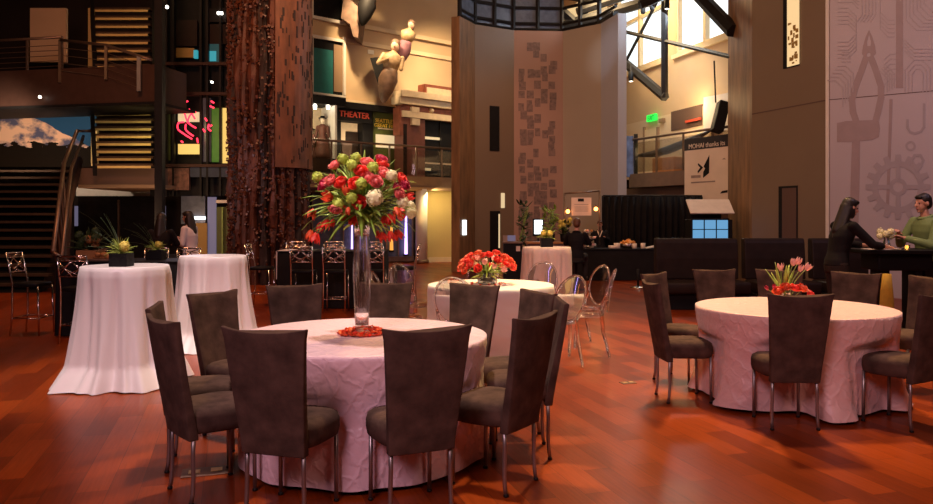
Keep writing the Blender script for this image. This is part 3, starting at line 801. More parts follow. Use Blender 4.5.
# rose petals at its foot
def petal_mesh(name, mat):
    mb = MB(); rings = []
    for i in range(5):
        t = i/4; w = .017*math.sin(PI*(.12+.8*t))
        rings.append([Vector((s*w, -.018+.038*t, .004 + .008*s*s + .007*(t-.5)**2*4)) for s in (-1, -.4, .4, 1)])
    mb.rings([r + [p - Vector((0, 0, .0015)) for p in reversed(r)] for r in rings]); o = mb.build(name, mat, None, True); return o
def petals(cx, cy, z, n, r0, r1, mats, label, group, zmax):
    protos = {}
    for i in range(n):
        m = mats[i % len(mats)]
        if m not in protos: o = protos[m] = petal_mesh('rose_petal', M[m])
        else: o = protos[m].copy(); C.objects.link(o)
        a = i*2.39996; r = r0 + (r1-r0)*math.sqrt((i+.5)/n)
        o.location = (cx + r*math.cos(a), cy + r*math.sin(a), z + rnd.uniform(0, zmax)*(1 - (r-r0)/(r1-r0)*.9)); o.rotation_euler = (rnd.uniform(-.3,.3), rnd.uniform(-.3,.3), rnd.uniform(0, 6))
        tag(o, label, 'petal', group)
petals(VX, VY, .753, 95, .052, .145, ['petalorange', 'petalred', 'petalorange', 'petalorange'], 'orange-red rose petal strewn around the foot of the tall glass vase', 'rose petals under the tall vase', .05)

# --- red bowl on the white table
def glass_bowl(loc, r, h, label, name='flower_bowl'):
    mb = MB(); n = 28
    o_ = [(r*.8, 0), (r*.95, .006), (r, .02), (r, h)]
    outer = [[Vector((q*math.cos(2*PI*j/n), q*math.sin(2*PI*j/n), z)) for j in range(n)] for q, z in o_]
    inner = [[Vector(((q-.005)*math.cos(2*PI*j/n), (q-.005)*math.sin(2*PI*j/n), max(z, .012))) for j in range(n)] for q, z in reversed(o_)]
    mb.rings(outer + inner); o = mb.build(name, M['glass'], None, True); o.location = loc; return tag(o, label, 'vase')
bx, by = T2[0] - .04, T2[1]
glass_bowl((bx, by, .754), .11, .13, 'low clear glass bowl holding red flowers on the white table')
petals(bx, by, .752, 14, .12, .20, ['petalred', 'petalorange'], 'red petal lying at the foot of the low bowl on the white table', 'petals on the white table', .004)
for i in range(34):
    a = i*2.39996; q = math.sqrt((i+.5)/34); e = (1-q)*1.35 + .05
    p = Vector((bx, by, .90)) + Vector((math.cos(a)*math.cos(e)*.29, math.sin(a)*math.cos(e)*.24, math.sin(e)*.19))
    k, m, nm, lb, g = (('rose','petalred','red_rose','bright red bloom in the low bowl on the white table','red blooms in the low bowl'), ('rose','petalorange','red_rose','bright red bloom in the low bowl on the white table','red blooms in the low bowl'),
        ('rose','petalred','red_rose','bright red bloom in the low bowl on the white table','red blooms in the low bowl'), ('tulip','petalblush','pink_tulip','blush pink tulip leaning out of the low bowl on the white table','pink tulips in the low bowl'))[i % 4]
    flower(k, M[m], p, p - Vector((bx, by, .82)), (bx + .03*math.cos(a), by + .03*math.sin(a), .78), lb, g, nm, 1.05)
mb = MB(); leaves_mb(mb, (bx, by, .87), 40, .16, .30, .014, rnd, (-.1, .9), .5); tag(mb.build('foliage', M['leaflight'], None, True), 'yellow-green leaves around the red blooms of the low bowl', 'leaves', None, 'stuff')

# --- tulips and posy on the salmon table
px, py = T3[0] - .09, T3[1] - .02
mb = MB(); n = 24
outer = [[Vector((q*math.cos(2*PI*j/n), q*math.sin(2*PI*j/n), z)) for j in range(n)] for q, z in ((.045, 0), (.055, .01), (.06, .06), (.055, .12))]
inner = [[Vector((q*math.cos(2*PI*j/n), q*math.sin(2*PI*j/n), z)) for j in range(n)] for q, z in ((.05, .12), (.054, .06), (.05, .014))]
mb.rings(outer + inner); tv = mb.build('tulip_vase', M['glass'], None, True); tv.location = (px, py, .754); tag(tv, 'clear glass vase of pink tulips on the salmon pink table', 'vase')
for u, v in ((780.5, 267), (793.5, 262), (798.5, 261), (808, 267), (801, 268)):
    p = at(u, v, py); d = (p - Vector((px, py, .80))).normalized()
    flower('tulip', M['petalblush'], p - d*.03, d, (px + (u-794)*.0015, py, .80), 'pale pink tulip standing tall in the vase on the salmon table', 'pink tulips in the salmon table vase', 'pink_tulip', .95, .004)
mb = MB()
leaves_mb(mb, (px, py, .86), 9, .20, .30, .018, rnd, (1.0, 1.4), .1); tag(mb.build('foliage', M['leaflight'], None, True), 'upright green tulip leaves in the vase on the salmon table', 'leaves', None, 'stuff')
for u, v, k, m, lb, nm in ((786, 286, 'rose', 'petalorange', 'orange-red gerbera bloom low in front of the tulip vase', 'red_bloom'), (794, 287, 'rose', 'petalred', 'orange-red gerbera bloom low in front of the tulip vase', 'red_bloom'), (801, 287, 'rose', 'petalorange', 'orange-red gerbera bloom low in front of the tulip vase', 'red_bloom'),
                           (779, 290, 'rose', 'petalorange', 'orange-red gerbera bloom low in front of the tulip vase', 'red_bloom'), (808, 293, 'rose', 'petalred', 'orange-red gerbera bloom low in front of the tulip vase', 'red_bloom'),
                           (768, 286, 'small', 'petalmagenta', 'magenta bud leaning out at the left of the tulip vase', 'magenta_bud'), (775, 285, 'small', 'petalmagenta', 'magenta bud leaning out at the left of the tulip vase', 'magenta_bud')):
    p = at(u, v, py - .08); d = p - Vector((px, py, .74)); flower(k, M[m], p - Vector((0, 0, .03)), d, (px + (u-794)*.002, py - .02, .80), lb, 'low blooms on the salmon table', nm, 1.0 if k == 'rose' else .9)

# --- black planters
def planter(loc, w, h, label, seed, yellow=1, spiky=.45, gm='leaf'):
    t = thing('planter_box', label, 'planter', loc)
    mb = MB(); mb.box((0, 0, h/2), (w, w, h)); mb.build('pot', M['leatherblack'], t, bevel=.004)
    r = random.Random(seed); mb = MB(); leaves_mb(mb, (0, 0, h), 70, .06, .17, .006, r, (.1, 1.4), .8); mb.build('greenery', M['leaflight'], t, True)['kind'] = 'stuff'
    if spiky:
        mb = MB(); leaves_mb(mb, (0, 0, h), 7, spiky*.7, spiky*1.0, .0035, r, (.4, 1.2), .6, (2.3, 3.8)); mb.build('grass_blades', M['leafdark'], t, True)['kind'] = 'stuff'
    for k in range(yellow):
        mb = ball_mb(.045, seed+k); mb.v = [p + Vector((.04 - .09*k, -.03, h + .02)) for p in mb.v]; mb.build('blossom', M['petalyellow'], t, True)
    return t
planter((B1[0] + .02, B1[1] - .12, 1.058), .16, .115, 'black planter with spiky grass and cream flower on the nearer white bar table', 3, 1, .42)
planter((-4.06, 9.95, .943), .20, .13, 'black square planter with long arching blades on the flowered counter, beside the people', 5, 1, .5)
planter((-4.56, 9.98, .943), .20, .15, 'black square planter on the flowered counter, left of the other planter there', 6, 0, .7)
planter((B3[0], B3[1], 1.068), .17, .13, 'black square planter of cream yellow flowers on the beige bar table', 8, 2, 0)
mb = MB(); r_ = random.Random(9)
t = thing('dried_flower_arrangement', 'brownish dried flower arrangement at the left end of the flowered counter', 'flowers', (-4.97, 10.05, .943))
mb.box((0, 0, .06), (.26, .26, .12)); mb.build('pot', M['crate'], t, bevel=.004)
for k in range(14):
    b = ball_mb(.055, k, 50); q = Vector((r_.uniform(-.16, .16), r_.uniform(-.12, .12), .12 + r_.uniform(0, .22))); b.v = [p + q for p in b.v]; b.build('blossom', M['leafdark'] if k % 3 else M['crate'], t, True)
mb = MB(); leaves_mb(mb, (0, 0, .12), 50, .15, .35, .018, r_, (.2, 1.4), .4); mb.build('greenery', M['leafdark'], t, True)['kind'] = 'stuff'
t = thing('bread_display', 'low orange-brown heap in a tray on the flowered counter', 'food', (-4.62, 9.72, .943))
mb = MB(); mb.box((0, 0, .012), (.36, .22, .024)); mb.build('tray', M['brownwood'], t, bevel=.004)
for k in range(12):
    mb = MB(); mb.ell((r_.uniform(-.12, .12), r_.uniform(-.07, .07), .045 + .03*(k > 7)), (.05, .035, .03), 10, 6, (0, 0, r_.uniform(0, 3))); mb.build('bread_roll', M['crate'], t, True)

# ================================================================== the hall
# room shell
mb = MB(); mb.box((0, 15, 13.2), (46, 46, .3)); struct(mb.build('ceiling', M['ceil']))
W = Plane((-5.26, 24.0), (.13, 28.6))          # back wall with the exhibits
RW = Plane((4.0, 30.5), (8.35, 15.0))          # right side wall with high windows
mb = MB(); pa = W.pt(286); pb = W.a + W.d*12.3
W.slab(mb, pa, pb, 2.9, 13, .3); struct(mb.build('wall_back', M['beige']))
# high windows in the right wall: wall built round the openings
wins = [(618, 662, 2, 78, 14), (676, 730, -40, 46, -60)]
mb = MB()
pL, pR = RW.pt(600), RW.pt(742)
def RZ(u, v): return RW.z(u, v)
zb1 = RW.z(641, 70); zb2 = RW.z(703, 44); zt1 = 9.4
wb = [(RW.pt(617), RW.pt(663)), (RW.pt(677), RW.pt(735))]
zs0 = (zb1 + zb2)/2
zb = 6.35
RW.slab(mb, RW.a - RW.d*4, RW.b + RW.d*4, 2.9, zb, .3)
RW.slab(mb, RW.a - RW.d*4, RW.b + RW.d*4, 9.6, 13, .3)
edges = [RW.a - RW.d*4, wb[0][0], wb[0][1], wb[1][0], wb[1][1], RW.b + RW.d*4]
for i in (0, 2, 4): RW.slab(mb, edges[i], edges[i+1], zb, 9.6, .3)
struct(mb.build('wall_right', M['beige']))
for k, (p0, p1) in enumerate(wb):
    w = sempty('window_%d' % (k+1))
    mb = MB(); RW.slab(mb, p0 - RW.n*.16, p1 - RW.n*.16, zb, 9.6, .02); mb.build('pane', M['day'], w)
    mb = MB()
    for q in (0, .5, 1): RW.slab(mb, p0.lerp(p1, q) - RW.d*.06 + RW.n*.0, p0.lerp(p1, q) + RW.d*.06, zb, 9.6, .14)
    for z in (zb, 8.0, 9.55): RW.slab(mb, p0, p1, z - .05, z + .06, .13)
    mb.build('window_frame', M['cream'], w)
    mb = MB(); RW.slab(mb, p0 - RW.d*.15 + RW.n*.10, p1 + RW.d*.15 + RW.n*.10, zb - .16, zb - .04, .22); mb.build('window_sill', M['cream'], w)
mb = MB(); mb.box((-11.2, 23.5, 6.5), (11, .3, 13)); struct(mb.build('wall_back_left', M['darkwall']))
# outer side and rear walls, ground storey
mb = MB(); mb.box((-16.5, 15, 6.5), (.3, 46, 13)); struct(mb.build('wall_left', M['darkwall']))
mb = MB(); mb.box((0, 38, 6.5), (46, .3, 13)); struct(mb.build('wall_far', M['darkwall']))
G = Plane(gq(300, 24.2), gq(470, 25.6))       # ground-storey back wall under the mezzanine
mb = MB(); G.slab(mb, G.pt(427), G.pt(475), 0, 2.5, .2); struct(mb.build('wall_rear_yellow', M['yellowwall']))
mb = MB(); G.slab(mb, G.pt(427, .03), G.pt(475, .03), 0, .16, .03); struct(mb.build('baseboard_rear', M['cream']))
# mezzanine on the left / back
BF = Plane((-4.53, 22.0), (-.28, 25.3))
def slab_between(P, p0, p1, z0, z1, depth, mat, name):
    mb = MB(); P.slab(mb, p0, p1, z0, z1, depth); return struct(mb.build(name, mat))
slab_between(BF, BF.pt(296), BF.pt(470), 2.46, 2.80, 5.0, M['fascia2'], 'floor_mezzanine')
mb = MB(); BF.slab(mb, BF.pt(296, .02), BF.pt(470, .02), 2.36, 2.455, 5.0); struct(mb.build('trim_1', M['soffit']))
def railing(P, u0, u1, z0, z1, label, n, matp=None, pane=True, name='balcony_railing', off=-.08, low=0.0):
    t = thing(name, label, 'railing', P.pt((u0+u1)/2, off))
    o = t.location.copy(); a, b = P.pt(u0, off) - o, P.pt(u1, off) - o; a.z = b.z = 0
    up = Vector((0, 0, 1)); z0 -= o.z; z1 -= o.z
    mb = MB(); mb.tube([a + up*z1, b + up*z1], .034, 8); mb.build('handrail', M['rail'], t, True)
    for i in range(n + 1):
        p = a.lerp(b, i/n); mb = MB(); mb.box((p.x, p.y, (z0+z1)/2), (.045, .045, z1-z0), Euler((0, 0, math.atan2(P.d.y, P.d.x))).to_matrix().to_4x4()); mb.build('post', M['rail'], t)
    if pane:
        for i in range(n):
            p, q = a.lerp(b, (i+.04)/n), a.lerp(b, (i+.96)/n)
            mb = MB(); vs = [(*(x.xy), z) for z in (z0 + .05, z1 - .10) for x in (p, q, q + P.n*.012, p + P.n*.012)]
            mb.add(vs, [(3,2,1,0),(4,5,6,7),(0,1,5,4),(1,2,6,5),(2,3,7,6),(3,0,4,7)]); mb.build('glass_panel', M['pane'], t)
    else:
        mb = MB()
        for k in range(1, 6): z = z0 + (z1-z0)*k/6.5; mb.tube([a + up*z, b + up*z], .009, 5)
        mb.build('wire', M['rail'], t)
    return t
railing(BF, 300, 466, 2.80, 3.76, 'glass balcony railing with a thin bronze handrail before the theater exhibit', 6)
# mezzanine on the right
BR = Plane(gq(631, 22.2), gq(735, 18.7))
slab_between(BR, BR.pt(629), BR.pt(750), 2.36, 2.75, 4.0, M['fascia2'], 'floor_mezzanine_right')
mb = MB(); BR.slab(mb, BR.pt(623, -.3), BR.pt(760, -.3), 0, 2.35, .2); struct(mb.build('wall_below_balcony', M['brownwall']))
railing(BR, 632, 745, 2.75, 3.76, 'glass balcony railing with thin posts at right, above the black drape', 4)
mb = MB(); RW.slab(mb, RW.pt(598, .02), RW.pt(760, .02), 2.75, 4.6, .05)
struct(mb.build('trim_2', M['beige2']))
d = sempty('door_1'); mb = MB(); RW.quad(mb, 644, 656.5, 129, 176, .06, .06); mb.build('door_leaf', M['cream'], d)
mb = MB(); RW.quad(mb, 642.8, 644.2, 127, 176, .09, .09); RW.quad(mb, 656.2, 657.6, 127, 176, .09, .09); mb.build('door_frame', M['soffit'], d)

# ---------------- the concave wall in the middle
pts = [(459.5, 20.8), (475, 21.7), (514, 22.4), (563, 22.5), (601, 21.6), (618, 20.5)]
mats = ['woodpanel', 'taupe', 'pinkpanel', 'taupe2', 'bluepanel']
names = ['burl_panel', 'plain_panel', 'print_panel', 'plain_panel', 'metal_panel']
cw = sempty('wall_center'); facets = []
for (a, b, m, nme) in zip(pts, pts[1:], mats, names):
    P = Plane(gq(*a), gq(*b)); facets.append(P)
    mb = MB(); P.slab(mb, P.a, P.b, 0, 7.0, .25); mb.build(nme, M[m], cw)
    mb = MB(); P.slab(mb, P.a + P.n*.012, P.b + P.n*.012, 0, .14, .012); mb.build('skirting', M['black'], cw)
    mb = MB(); P.slab(mb, P.a - P.n*.0, P.a + P.d*.02, .15, 7.0, .01)
# print tiles
P = facets[2]; mb = MB(); r = random.Random(11)
for row in range(27):
    v = 37 + row*7.6
    for colm in range(5):
        if r.random() < (.42 if row < 8 else .68 if row < 18 else .88):
            u = 519.5 + colm*7.4 + r.uniform(-1.2, 1.2); w = r.uniform(5.2, 7.0); h = r.uniform(6.8, 8.8); vv = v + r.uniform(-2.5, 2.5)
            P.quad(mb, u, u+w, vv, vv+h, .008 + .0012*((row*5+colm) % 7), .008)
tl = mb.build('photo_tiles', M['tile'], cw)
# lattice crown over the wall
crown = thing('crown_frame', 'dark steel lattice crown of posts and rails above the curved wall', 'steel frame', (0, 21, 7.0))
cl = Vector((0, 21, 7.0))
cp = [Vector((*gq(*p), 0)) for p in pts]
cp2 = [p + Vector((0, .3, 0)) for p in cp]
mb = MB()
for z, rr in ((7.05, .10), (7.28, .05), (7.75, .05), (8.35, .09)): mb.tube([p - cl + Vector((0, 0, z)) for p in cp2], rr, 6)
mb.build('rail', M['steel_black'], crown)
for k, (p, q) in enumerate(zip(cp2, cp2[1:])):
    for s_ in ((0, .5) if 0 < k < 4 else (0,)):
        x = p.lerp(q, s_) - cl; mb = MB(); mb.tube([x + Vector((0, 0, 7.0)), x + Vector((0, 0, 8.4))], .07, 6); mb.build('post', M['steel_black'], crown)
mb = MB(); rings = [[p - cl + Vector((0, .06, z)) for p in cp2[:4]] for z in (7.1, 8.3)]
mb.rings(rings + [[p + Vector((0, .02, 0)) for p in reversed(rr)] for rr in []], False, False, False)
o = mb.build('smoked_glass', M['bluegrey'], crown); sm = o.modifiers.new('t', 'SOLIDIFY'); sm.thickness = .02
# slots, strip lights and door on the curved wall
P = facets[1]
mb = MB(); P.quad(mb, 490, 499.5, 106, 151, .02, .02); mb.build('slot_window', M['black'], cw)
mb = MB(); P.quad(mb, 501.5, 504.8, 193, 208, .03, .03); t = mb.build('strip_light', M['creamlit']); tag(t, 'small pale vertical light strip above the dark doorway left of the tiles', 'light')
d = sempty('door_2'); mb = MB(); P.quad(mb, 490.5, 500, 211, 268, .03, .03); mb.build('door_leaf', M['black'], d); mb = MB(); P.quad(mb, 498.7, 500, 214, 248, .04, .02); mb.build('light_edge', M['creamlit'], d)
mb = MB(); facets[0].quad(mb, 463.3, 466.6, 220, 235, .03, .03); t = mb.build('strip_light', M['screen']); tag(t, 'small cool white vertical light strip on the burl panel beside the yellow wall', 'light')

# ---------------- the big tower at right
tp = [(728, 18.4), (752, 16.8), (830, 14.7), (962, 13.4)]
tw = sempty('wall_front_right'); tf = []
for (a, b, m, nme) in zip(tp, tp[1:], ['woodpanel', 'taupe', 'muralpanel'], ['burl_panel', 'plain_panel', 'mural_panel']):
    P = Plane(gq(*a), gq(*b)); tf.append(P); mb = MB()
    P.slab(mb, P.a, P.b, 0, 12.9, .25); mb.build(nme, M[m], tw)
mb = MB(); bk = Plane((tf[2].b.x, tf[2].b.y), (tf[2].b.x + 3, tf[2].b.y + .8)); bk.slab(mb, bk.a, bk.b, 0, 12.9, .25); mb.build('plain_panel', M['taupe'], tw)
P = tf[1]
mb = MB(); P.slab(mb, P.a + P.n*.004, P.b + P.n*.004, 3.76, 3.785, .004); P.slab(mb, tf[2].a + tf[2].n*.004, tf[2].b + tf[2].n*.004, 3.76, 3.775, .004); mb.build('panel_joint', M['brownwall'], tw)
mb = MB(); P.slab(mb, P.b - P.d*.10 + P.n*.012, P.b - P.d*.02 + P.n*.012, 0, 12.9, .012); mb.build('edge_trim', M['white'], tw)
mb = MB(); P.quad(mb, 783, 799, -60, 67, .02, .04); t = mb.build('slot_window', M['black'], tw)
ss = mb = MB(); P.quad(mb, 787, 799, -60, 65.5, .03, .01); o = mb.build('lit_glass', M['daywarm'], t); 
mb = MB(); 
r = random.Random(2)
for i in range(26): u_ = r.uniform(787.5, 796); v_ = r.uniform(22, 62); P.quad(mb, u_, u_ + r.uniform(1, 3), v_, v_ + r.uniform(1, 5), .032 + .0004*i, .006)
mb.build('painted_reflection', M['board'], t)  # tan patches paint a reflection on the slot glass
mb = MB(); P.quad(mb, 778.5, 797, 186, 250, .02, .04); t = mb.build('slot_window', M['black'], tw)
mb = MB(); P.quad(mb, 782, 796, 188, 250, .03, .01); mb.build('dark_glass', M['brownwall'], t)
# printed mural on the last facet
P = tf[2]
def mpt(u, v, off=.006):
    p = P.pt(u, off); return Vector((p.x, p.y, EYE - (v - HY)/F*p.y))
mcount = [0]
def mpoly(mb, pix, th=.004):
    mcount[0] += 1
    vs = [mpt(u, v, .006 + .00006*(mcount[0] % 90)) for u, v in pix]; n = len(vs); b = [p - P.n*th for p in vs]
    mb.add(vs + b, [tuple(range(n))] + [(i, i+n, (i+1) % n + n, (i+1) % n) for i in range(n)])
def mstroke(mb, pix, w):
    for (a, b) in zip(pix, pix[1:]):
        dx, dy = b[0]-a[0], b[1]-a[1]; L = math.hypot(dx, dy) or 1; nx, ny = -dy/L*w/2, dx/L*w/2; ex, ey = dx/L*w*.3, dy/L*w*.3
        mpoly(mb, [(a[0]+nx-ex, a[1]+ny-ey), (b[0]+nx+ex, b[1]+ny+ey), (b[0]-nx+ex, b[1]-ny+ey), (a[0]-nx-ex, a[1]-ny-ey)])
mb = MB()
mpoly(mb, [(869, 30), (866, 36), (863, 46), (862, 54), (866, 58), (868, 52), (867, 42), (869, 34)])
mpoly(mb, [(869, 30), (872, 36), (875, 46), (876, 54), (871, 58), (870, 52), (871, 42), (869, 34)])
mpoly(mb, [(865, 46), (873, 46), (874, 52), (870, 53), (868, 53), (864, 52)]) 
mstroke(mb, [(866, 58), (861, 72), (855, 88), (852, 100), (853, 112), (857, 124)], 6.5)
mstroke(mb, [(871, 58), (875, 68), (881, 86), (881, 98), (878, 112), (875, 123)], 6.5)
mpoly(mb, [(837, 123), (846, 121), (872, 120), (879, 122), (880, 128), (879, 137), (872, 140), (850, 142), (837, 142)])
mpoly(mb, [(852, 141), (860, 141), (859, 205), (858, 240), (850, 240), (850, 205)])
mpoly(mb, [(896, -30), (903, -30), (903, 88), (896, 88)])
mstroke(mb, [(891, 100), (889.5, 150), (887.5, 205)], 3)
mb.build('tool_print', M['muralpink'], tw)
mb = MB()
cx, cy, r1, r0 = 898, 187, 26, 20
ring = []
for k in range(48):
    a0, a1 = 2*PI*k/48, 2*PI*(k+1)/48
    mpoly(mb, [(cx + r0*math.cos(a0), cy + r0*math.sin(a0)), (cx + r1*math.cos(a0), cy + r1*math.sin(a0)), (cx + r1*math.cos(a1), cy + r1*math.sin(a1)), (cx + r0*math.cos(a1), cy + r0*math.sin(a1))])
for k in range(16):
    a = 2*PI*k/16; c, s_ = math.cos(a), math.sin(a)
    def rp(r_, t_): return (cx + r_*c - t_*s_, cy + r_*s_ + t_*c)
    mpoly(mb, [rp(25, -3.4), rp(32.5, -2.6), rp(32.5, 2.6), rp(25, 3.4)])
for k in range(4):
    a = PI/2*k; c, s_ = math.cos(a), math.sin(a); mpoly(mb, [rp(8, -2.2), rp(21, -2.2), rp(21, 2.2), rp(8, 2.2)])
def mring(cx, cy, r0, r1, n):
    for k in range(n):
        a0, a1 = 2*PI*k/n, 2*PI*(k+1)/n
        mpoly(mb, [(cx + r0*math.cos(a0), cy + r0*math.sin(a0)), (cx + r1*math.cos(a0), cy + r1*math.sin(a0)), (cx + r1*math.cos(a1), cy + r1*math.sin(a1)), (cx + r0*math.cos(a1), cy + r0*math.sin(a1))])
mring(898, 187, 5, 9, 20); mring(910.5, 146, 3, 5.2, 14); mring(917.5, 160.5, 4.3, 7.5, 6)
mstroke(mb, [(907.5, 120), (907.5, 128), (910, 132), (915, 133.5), (921, 131.5), (924, 127), (924, 104)], 2.4)
mb.build('gear_print', M['muralgrey'], tw)
mb = MB(); r = random.Random(5)
def trace(pts, k, step):       # k parallel board traces
    for q in range(k): mstroke(mb, [(u + q*step[0], v + q*step[1]) for u, v in pts], 1.0)
for pts, k, st in (([(838, 8), (848, 8), (856, 16), (856, 34), (848, 42), (838, 42)], 5, (0, 4)), ([(838, 66), (846, 66), (853, 73), (853, 92)], 5, (-2.6, 3.6)), ([(862, -10), (862, 14), (857, 22)], 5, (3.4, 0)),
                   ([(880, -8), (880, 12), (888, 20), (894, 20)], 5, (0, 4.2)), ([(884, 60), (890, 54), (895, 54)], 6, (0, 5)), ([(906, -10), (906, 20), (916, 30), (934, 30)], 6, (3.6, -3.4)),
                   ([(905, 92), (905, 70), (914, 60), (922, 60), (930, 68), (930, 92)], 1, (0, 0)), ([(908.5, 92), (908.5, 72), (915, 64.5), (921, 64.5), (926.5, 70), (926.5, 92)], 1, (0, 0)), ([(912, 92), (912, 74), (916, 69), (920, 69), (923, 73), (923, 92)], 1, (0, 0)),
                   ([(905, 40), (914, 49), (934, 49)], 4, (0, 3.6)), ([(842, 52), (850, 52)], 4, (0, 3.2)), ([(879, 70), (887, 78), (887, 92)], 4, (2.4, -1.5)), ([(838, -8), (852, -8), (858, -2)], 4, (0, 3.4))):
    trace(pts, k, st)
mb.build('circuit_print', M['muralline'], tw)

# ---------------- trusses at upper right
def bar(mb, a, b, w): mb.tube([a, b], w*.5, 6)
t = thing('roof_truss', 'black steel roof truss crossing in front of the bright high windows', 'truss', (0, 0, 0))
def rw(u, v, off=1.0): q = RW.pt(u, off); return Vector((q.x, q.y, EYE - (v - HY)/F*q.y))
mb = MB(); bar(mb, rw(664.5, 98), rw(664.5, -50), .20); mb.build('post', M['steel_black'], t)
for a, b, w in (((592, 24), (770, 66), .12), ((604, 45), (665, 97), .27), ((612, 88), (662, -8), .10)):
    mb = MB(); bar(mb, rw(*a), rw(*b), w); mb.build('brace', M['steel_black'], t)
mb = MB(); bar(mb, rw(690, -14, 1.2), rw(733, 31, 1.2), .34); mb.build('brace', M['steel_black'], t)
t2 = thing('roof_truss', 'black steel roof beams bridging over the curved wall at the top of the photo', 'truss', (0, 0, 0))
for a, b, w, Y in (((536, -12), (574, 22), .30, 23.2), ((560, 27), (650, 1), .34, 23.2), ((602, -12), (575, 26), .22, 23.4), ((577, 12), (625, -4), .26, 23.2), ((640, 5), (735, -34), .26, 20.0), ((500, -18), (600, 1), .3, 23.6)):
    mb = MB(); bar(mb, at(*a, Y), at(*b, Y), w); mb.build('beam', M['steel_black'], t2)
for u, v, Y, dr, lb in ((643, 8, 20, 1, 'small black track spotlight, left of two before the bright window'), (652, 4, 20, 1, 'small black track spotlight, right of two before the bright window'), (631, 76, 20.2, 0, 'lit track spotlight hanging on the lower truss bar by the window sill'), (667, 3, 20.2, 0, 'lit track spotlight at the top of the vertical truss post')):
    p = rw(u, v, 1.25); tt = thing('track_spotlight', lb, 'spotlight', p)
    mb = MB(); mb.lathe([(.06, -.16), (.075, -.10), (.075, .12), (.03, .15), (.02, .4)], 12); mb.build('housing', M['black'], tt, True)
    mb = MB(); mb.lathe([(.055, -.165), (.055, -.15)], 12); mb.build('lens', M['lampw'] if not dr else M['black'], tt)
# behind the opening over the curved wall: bright daylit window far back
w = sempty('window_3'); mb = MB(); RW.quad(mb, 556, 606, 0, 30, .06, .05); mb.build('pane', M['daywarm'], w)

# ---------------- things on the right balcony
def signbox(P, u0, u1, v0, v1, mat, name, label, cat, off=.06, th=.06):
    mb = MB(); P.quad(mb, u0, u1, v0, v1, off, th); return tag(mb.build(name, mat), label, cat)
ex = thing('exit_sign', 'green lit exit sign on the cream wall above the right balcony door', 'sign', (0, 0, 0))
mb = MB(); RW.quad(mb, 646.5, 655, 114.5, 121, .14, .08); sb = mb.build('sign_box', M['exit'], ex)
text_mesh('lettering', 'EXIT', .19, M['lettergreen'], sb, RW.frame(650.7, RW.z(650.7, 120.0, .15), .15), .004, 'CENTER')
signbox(RW, 658.5, 663, 118.5, 122, M['soffit'], 'wall_box', 'small tan box on the wall right of the exit sign', 'wall box', .1, .1)
signbox(RW, 641, 673, 93, 106, M['beige2'], 'air_duct', 'beige duct box on the wall above the exit sign', 'duct', .35, .3) if False else None
signbox(RW, 671, 702, 108, 128, M['brownwall'], 'wall_niche', 'dark brown niche in the wall behind the right balcony', 'niche', .04, .03)
signbox(RW, 685, 700, 119, 121.5, M['redletter'], 'red_ledge', 'thin red strip inside the brown niche behind the right balcony', 'shelf', .10, .05)
P = Plane(gq(690, 18.9), gq(740, 17.9))
signbox(BR, 703.5, 729, 95, 131, M['white'], 'partition_panel', 'pale upright partition panel beside the burl strip on the right balcony', 'panel', -.9, .08)
p = at(720, 117, 18.9); t = thing('loudspeaker', 'black hanging loudspeaker tilted beside the banner and tower', 'speaker', p)
mb = MB(); mb.box((0, 0, 0), (.26, .30, .78), Euler((-.15, .28, 0))); mb.build('cabinet', M['black'], t, bevel=.02)
mb = MB(); mb.tube([(-.1, .02, .36), (-.14, .02, 1.4)], .02, 6); mb.build('bracket', M['steel_black'], t)
pp = BR.pt(627, -.5)
t = thing('poster_stand', 'blue and white poster board at the left end of the right balcony', 'poster', (pp.x, pp.y, 2.75)); PL = Plane(gq(622, 22.3), gq(637, 22.2))
mb = MB(); PL.quad(mb, 621, 633.5, 136, 177, 0, .06); o = mb.build('poster', M['posterblue'], None); o.parent = t; o.matrix_parent_inverse = Matrix.Translation(-t.location)
mb = MB(); PL.quad(mb, 633.8, 637.8, 134, 178, .03, .1); o = mb.build('frame', M['steel_black'], None); o.parent = t; o.matrix_parent_inverse = Matrix.Translation(-t.location)
# kayak-like dark hull on crates
q = BR.pt(668, -.75); p = Vector((q.x, q.y, BR.z(668, 150, -.75)))
t = tag(MB().rings([[p + BR.d*x + BR.n*(.16*s*math.cos(a)) + Vector((0, 0, .12*s*math.sin(a) + .10*(x/1.1)**2*(1 if x < 0 else .6) + (.16*x))) for a in [2*PI*j/12 for j in range(12)]] for x, s in ((-1.5, .1), (-1.2, .45), (-.6, .85), (0, 1), (.8, .9), (1.4, .5), (1.7, .15))]).build('boat_hull', M['kayak'], None, True), 'slim dark hull displayed behind the right balcony glass', 'boat')
mb = MB(); mb.box((p.x, p.y, 2.75 + .23), (.9, .40, .46), (0, 0, math.atan2(BR.d.y, BR.d.x))); o = tag(mb.build('display_crate', M['crate'], bevel=.02), 'orange wooden crate under the dark hull on the right balcony', 'crate')
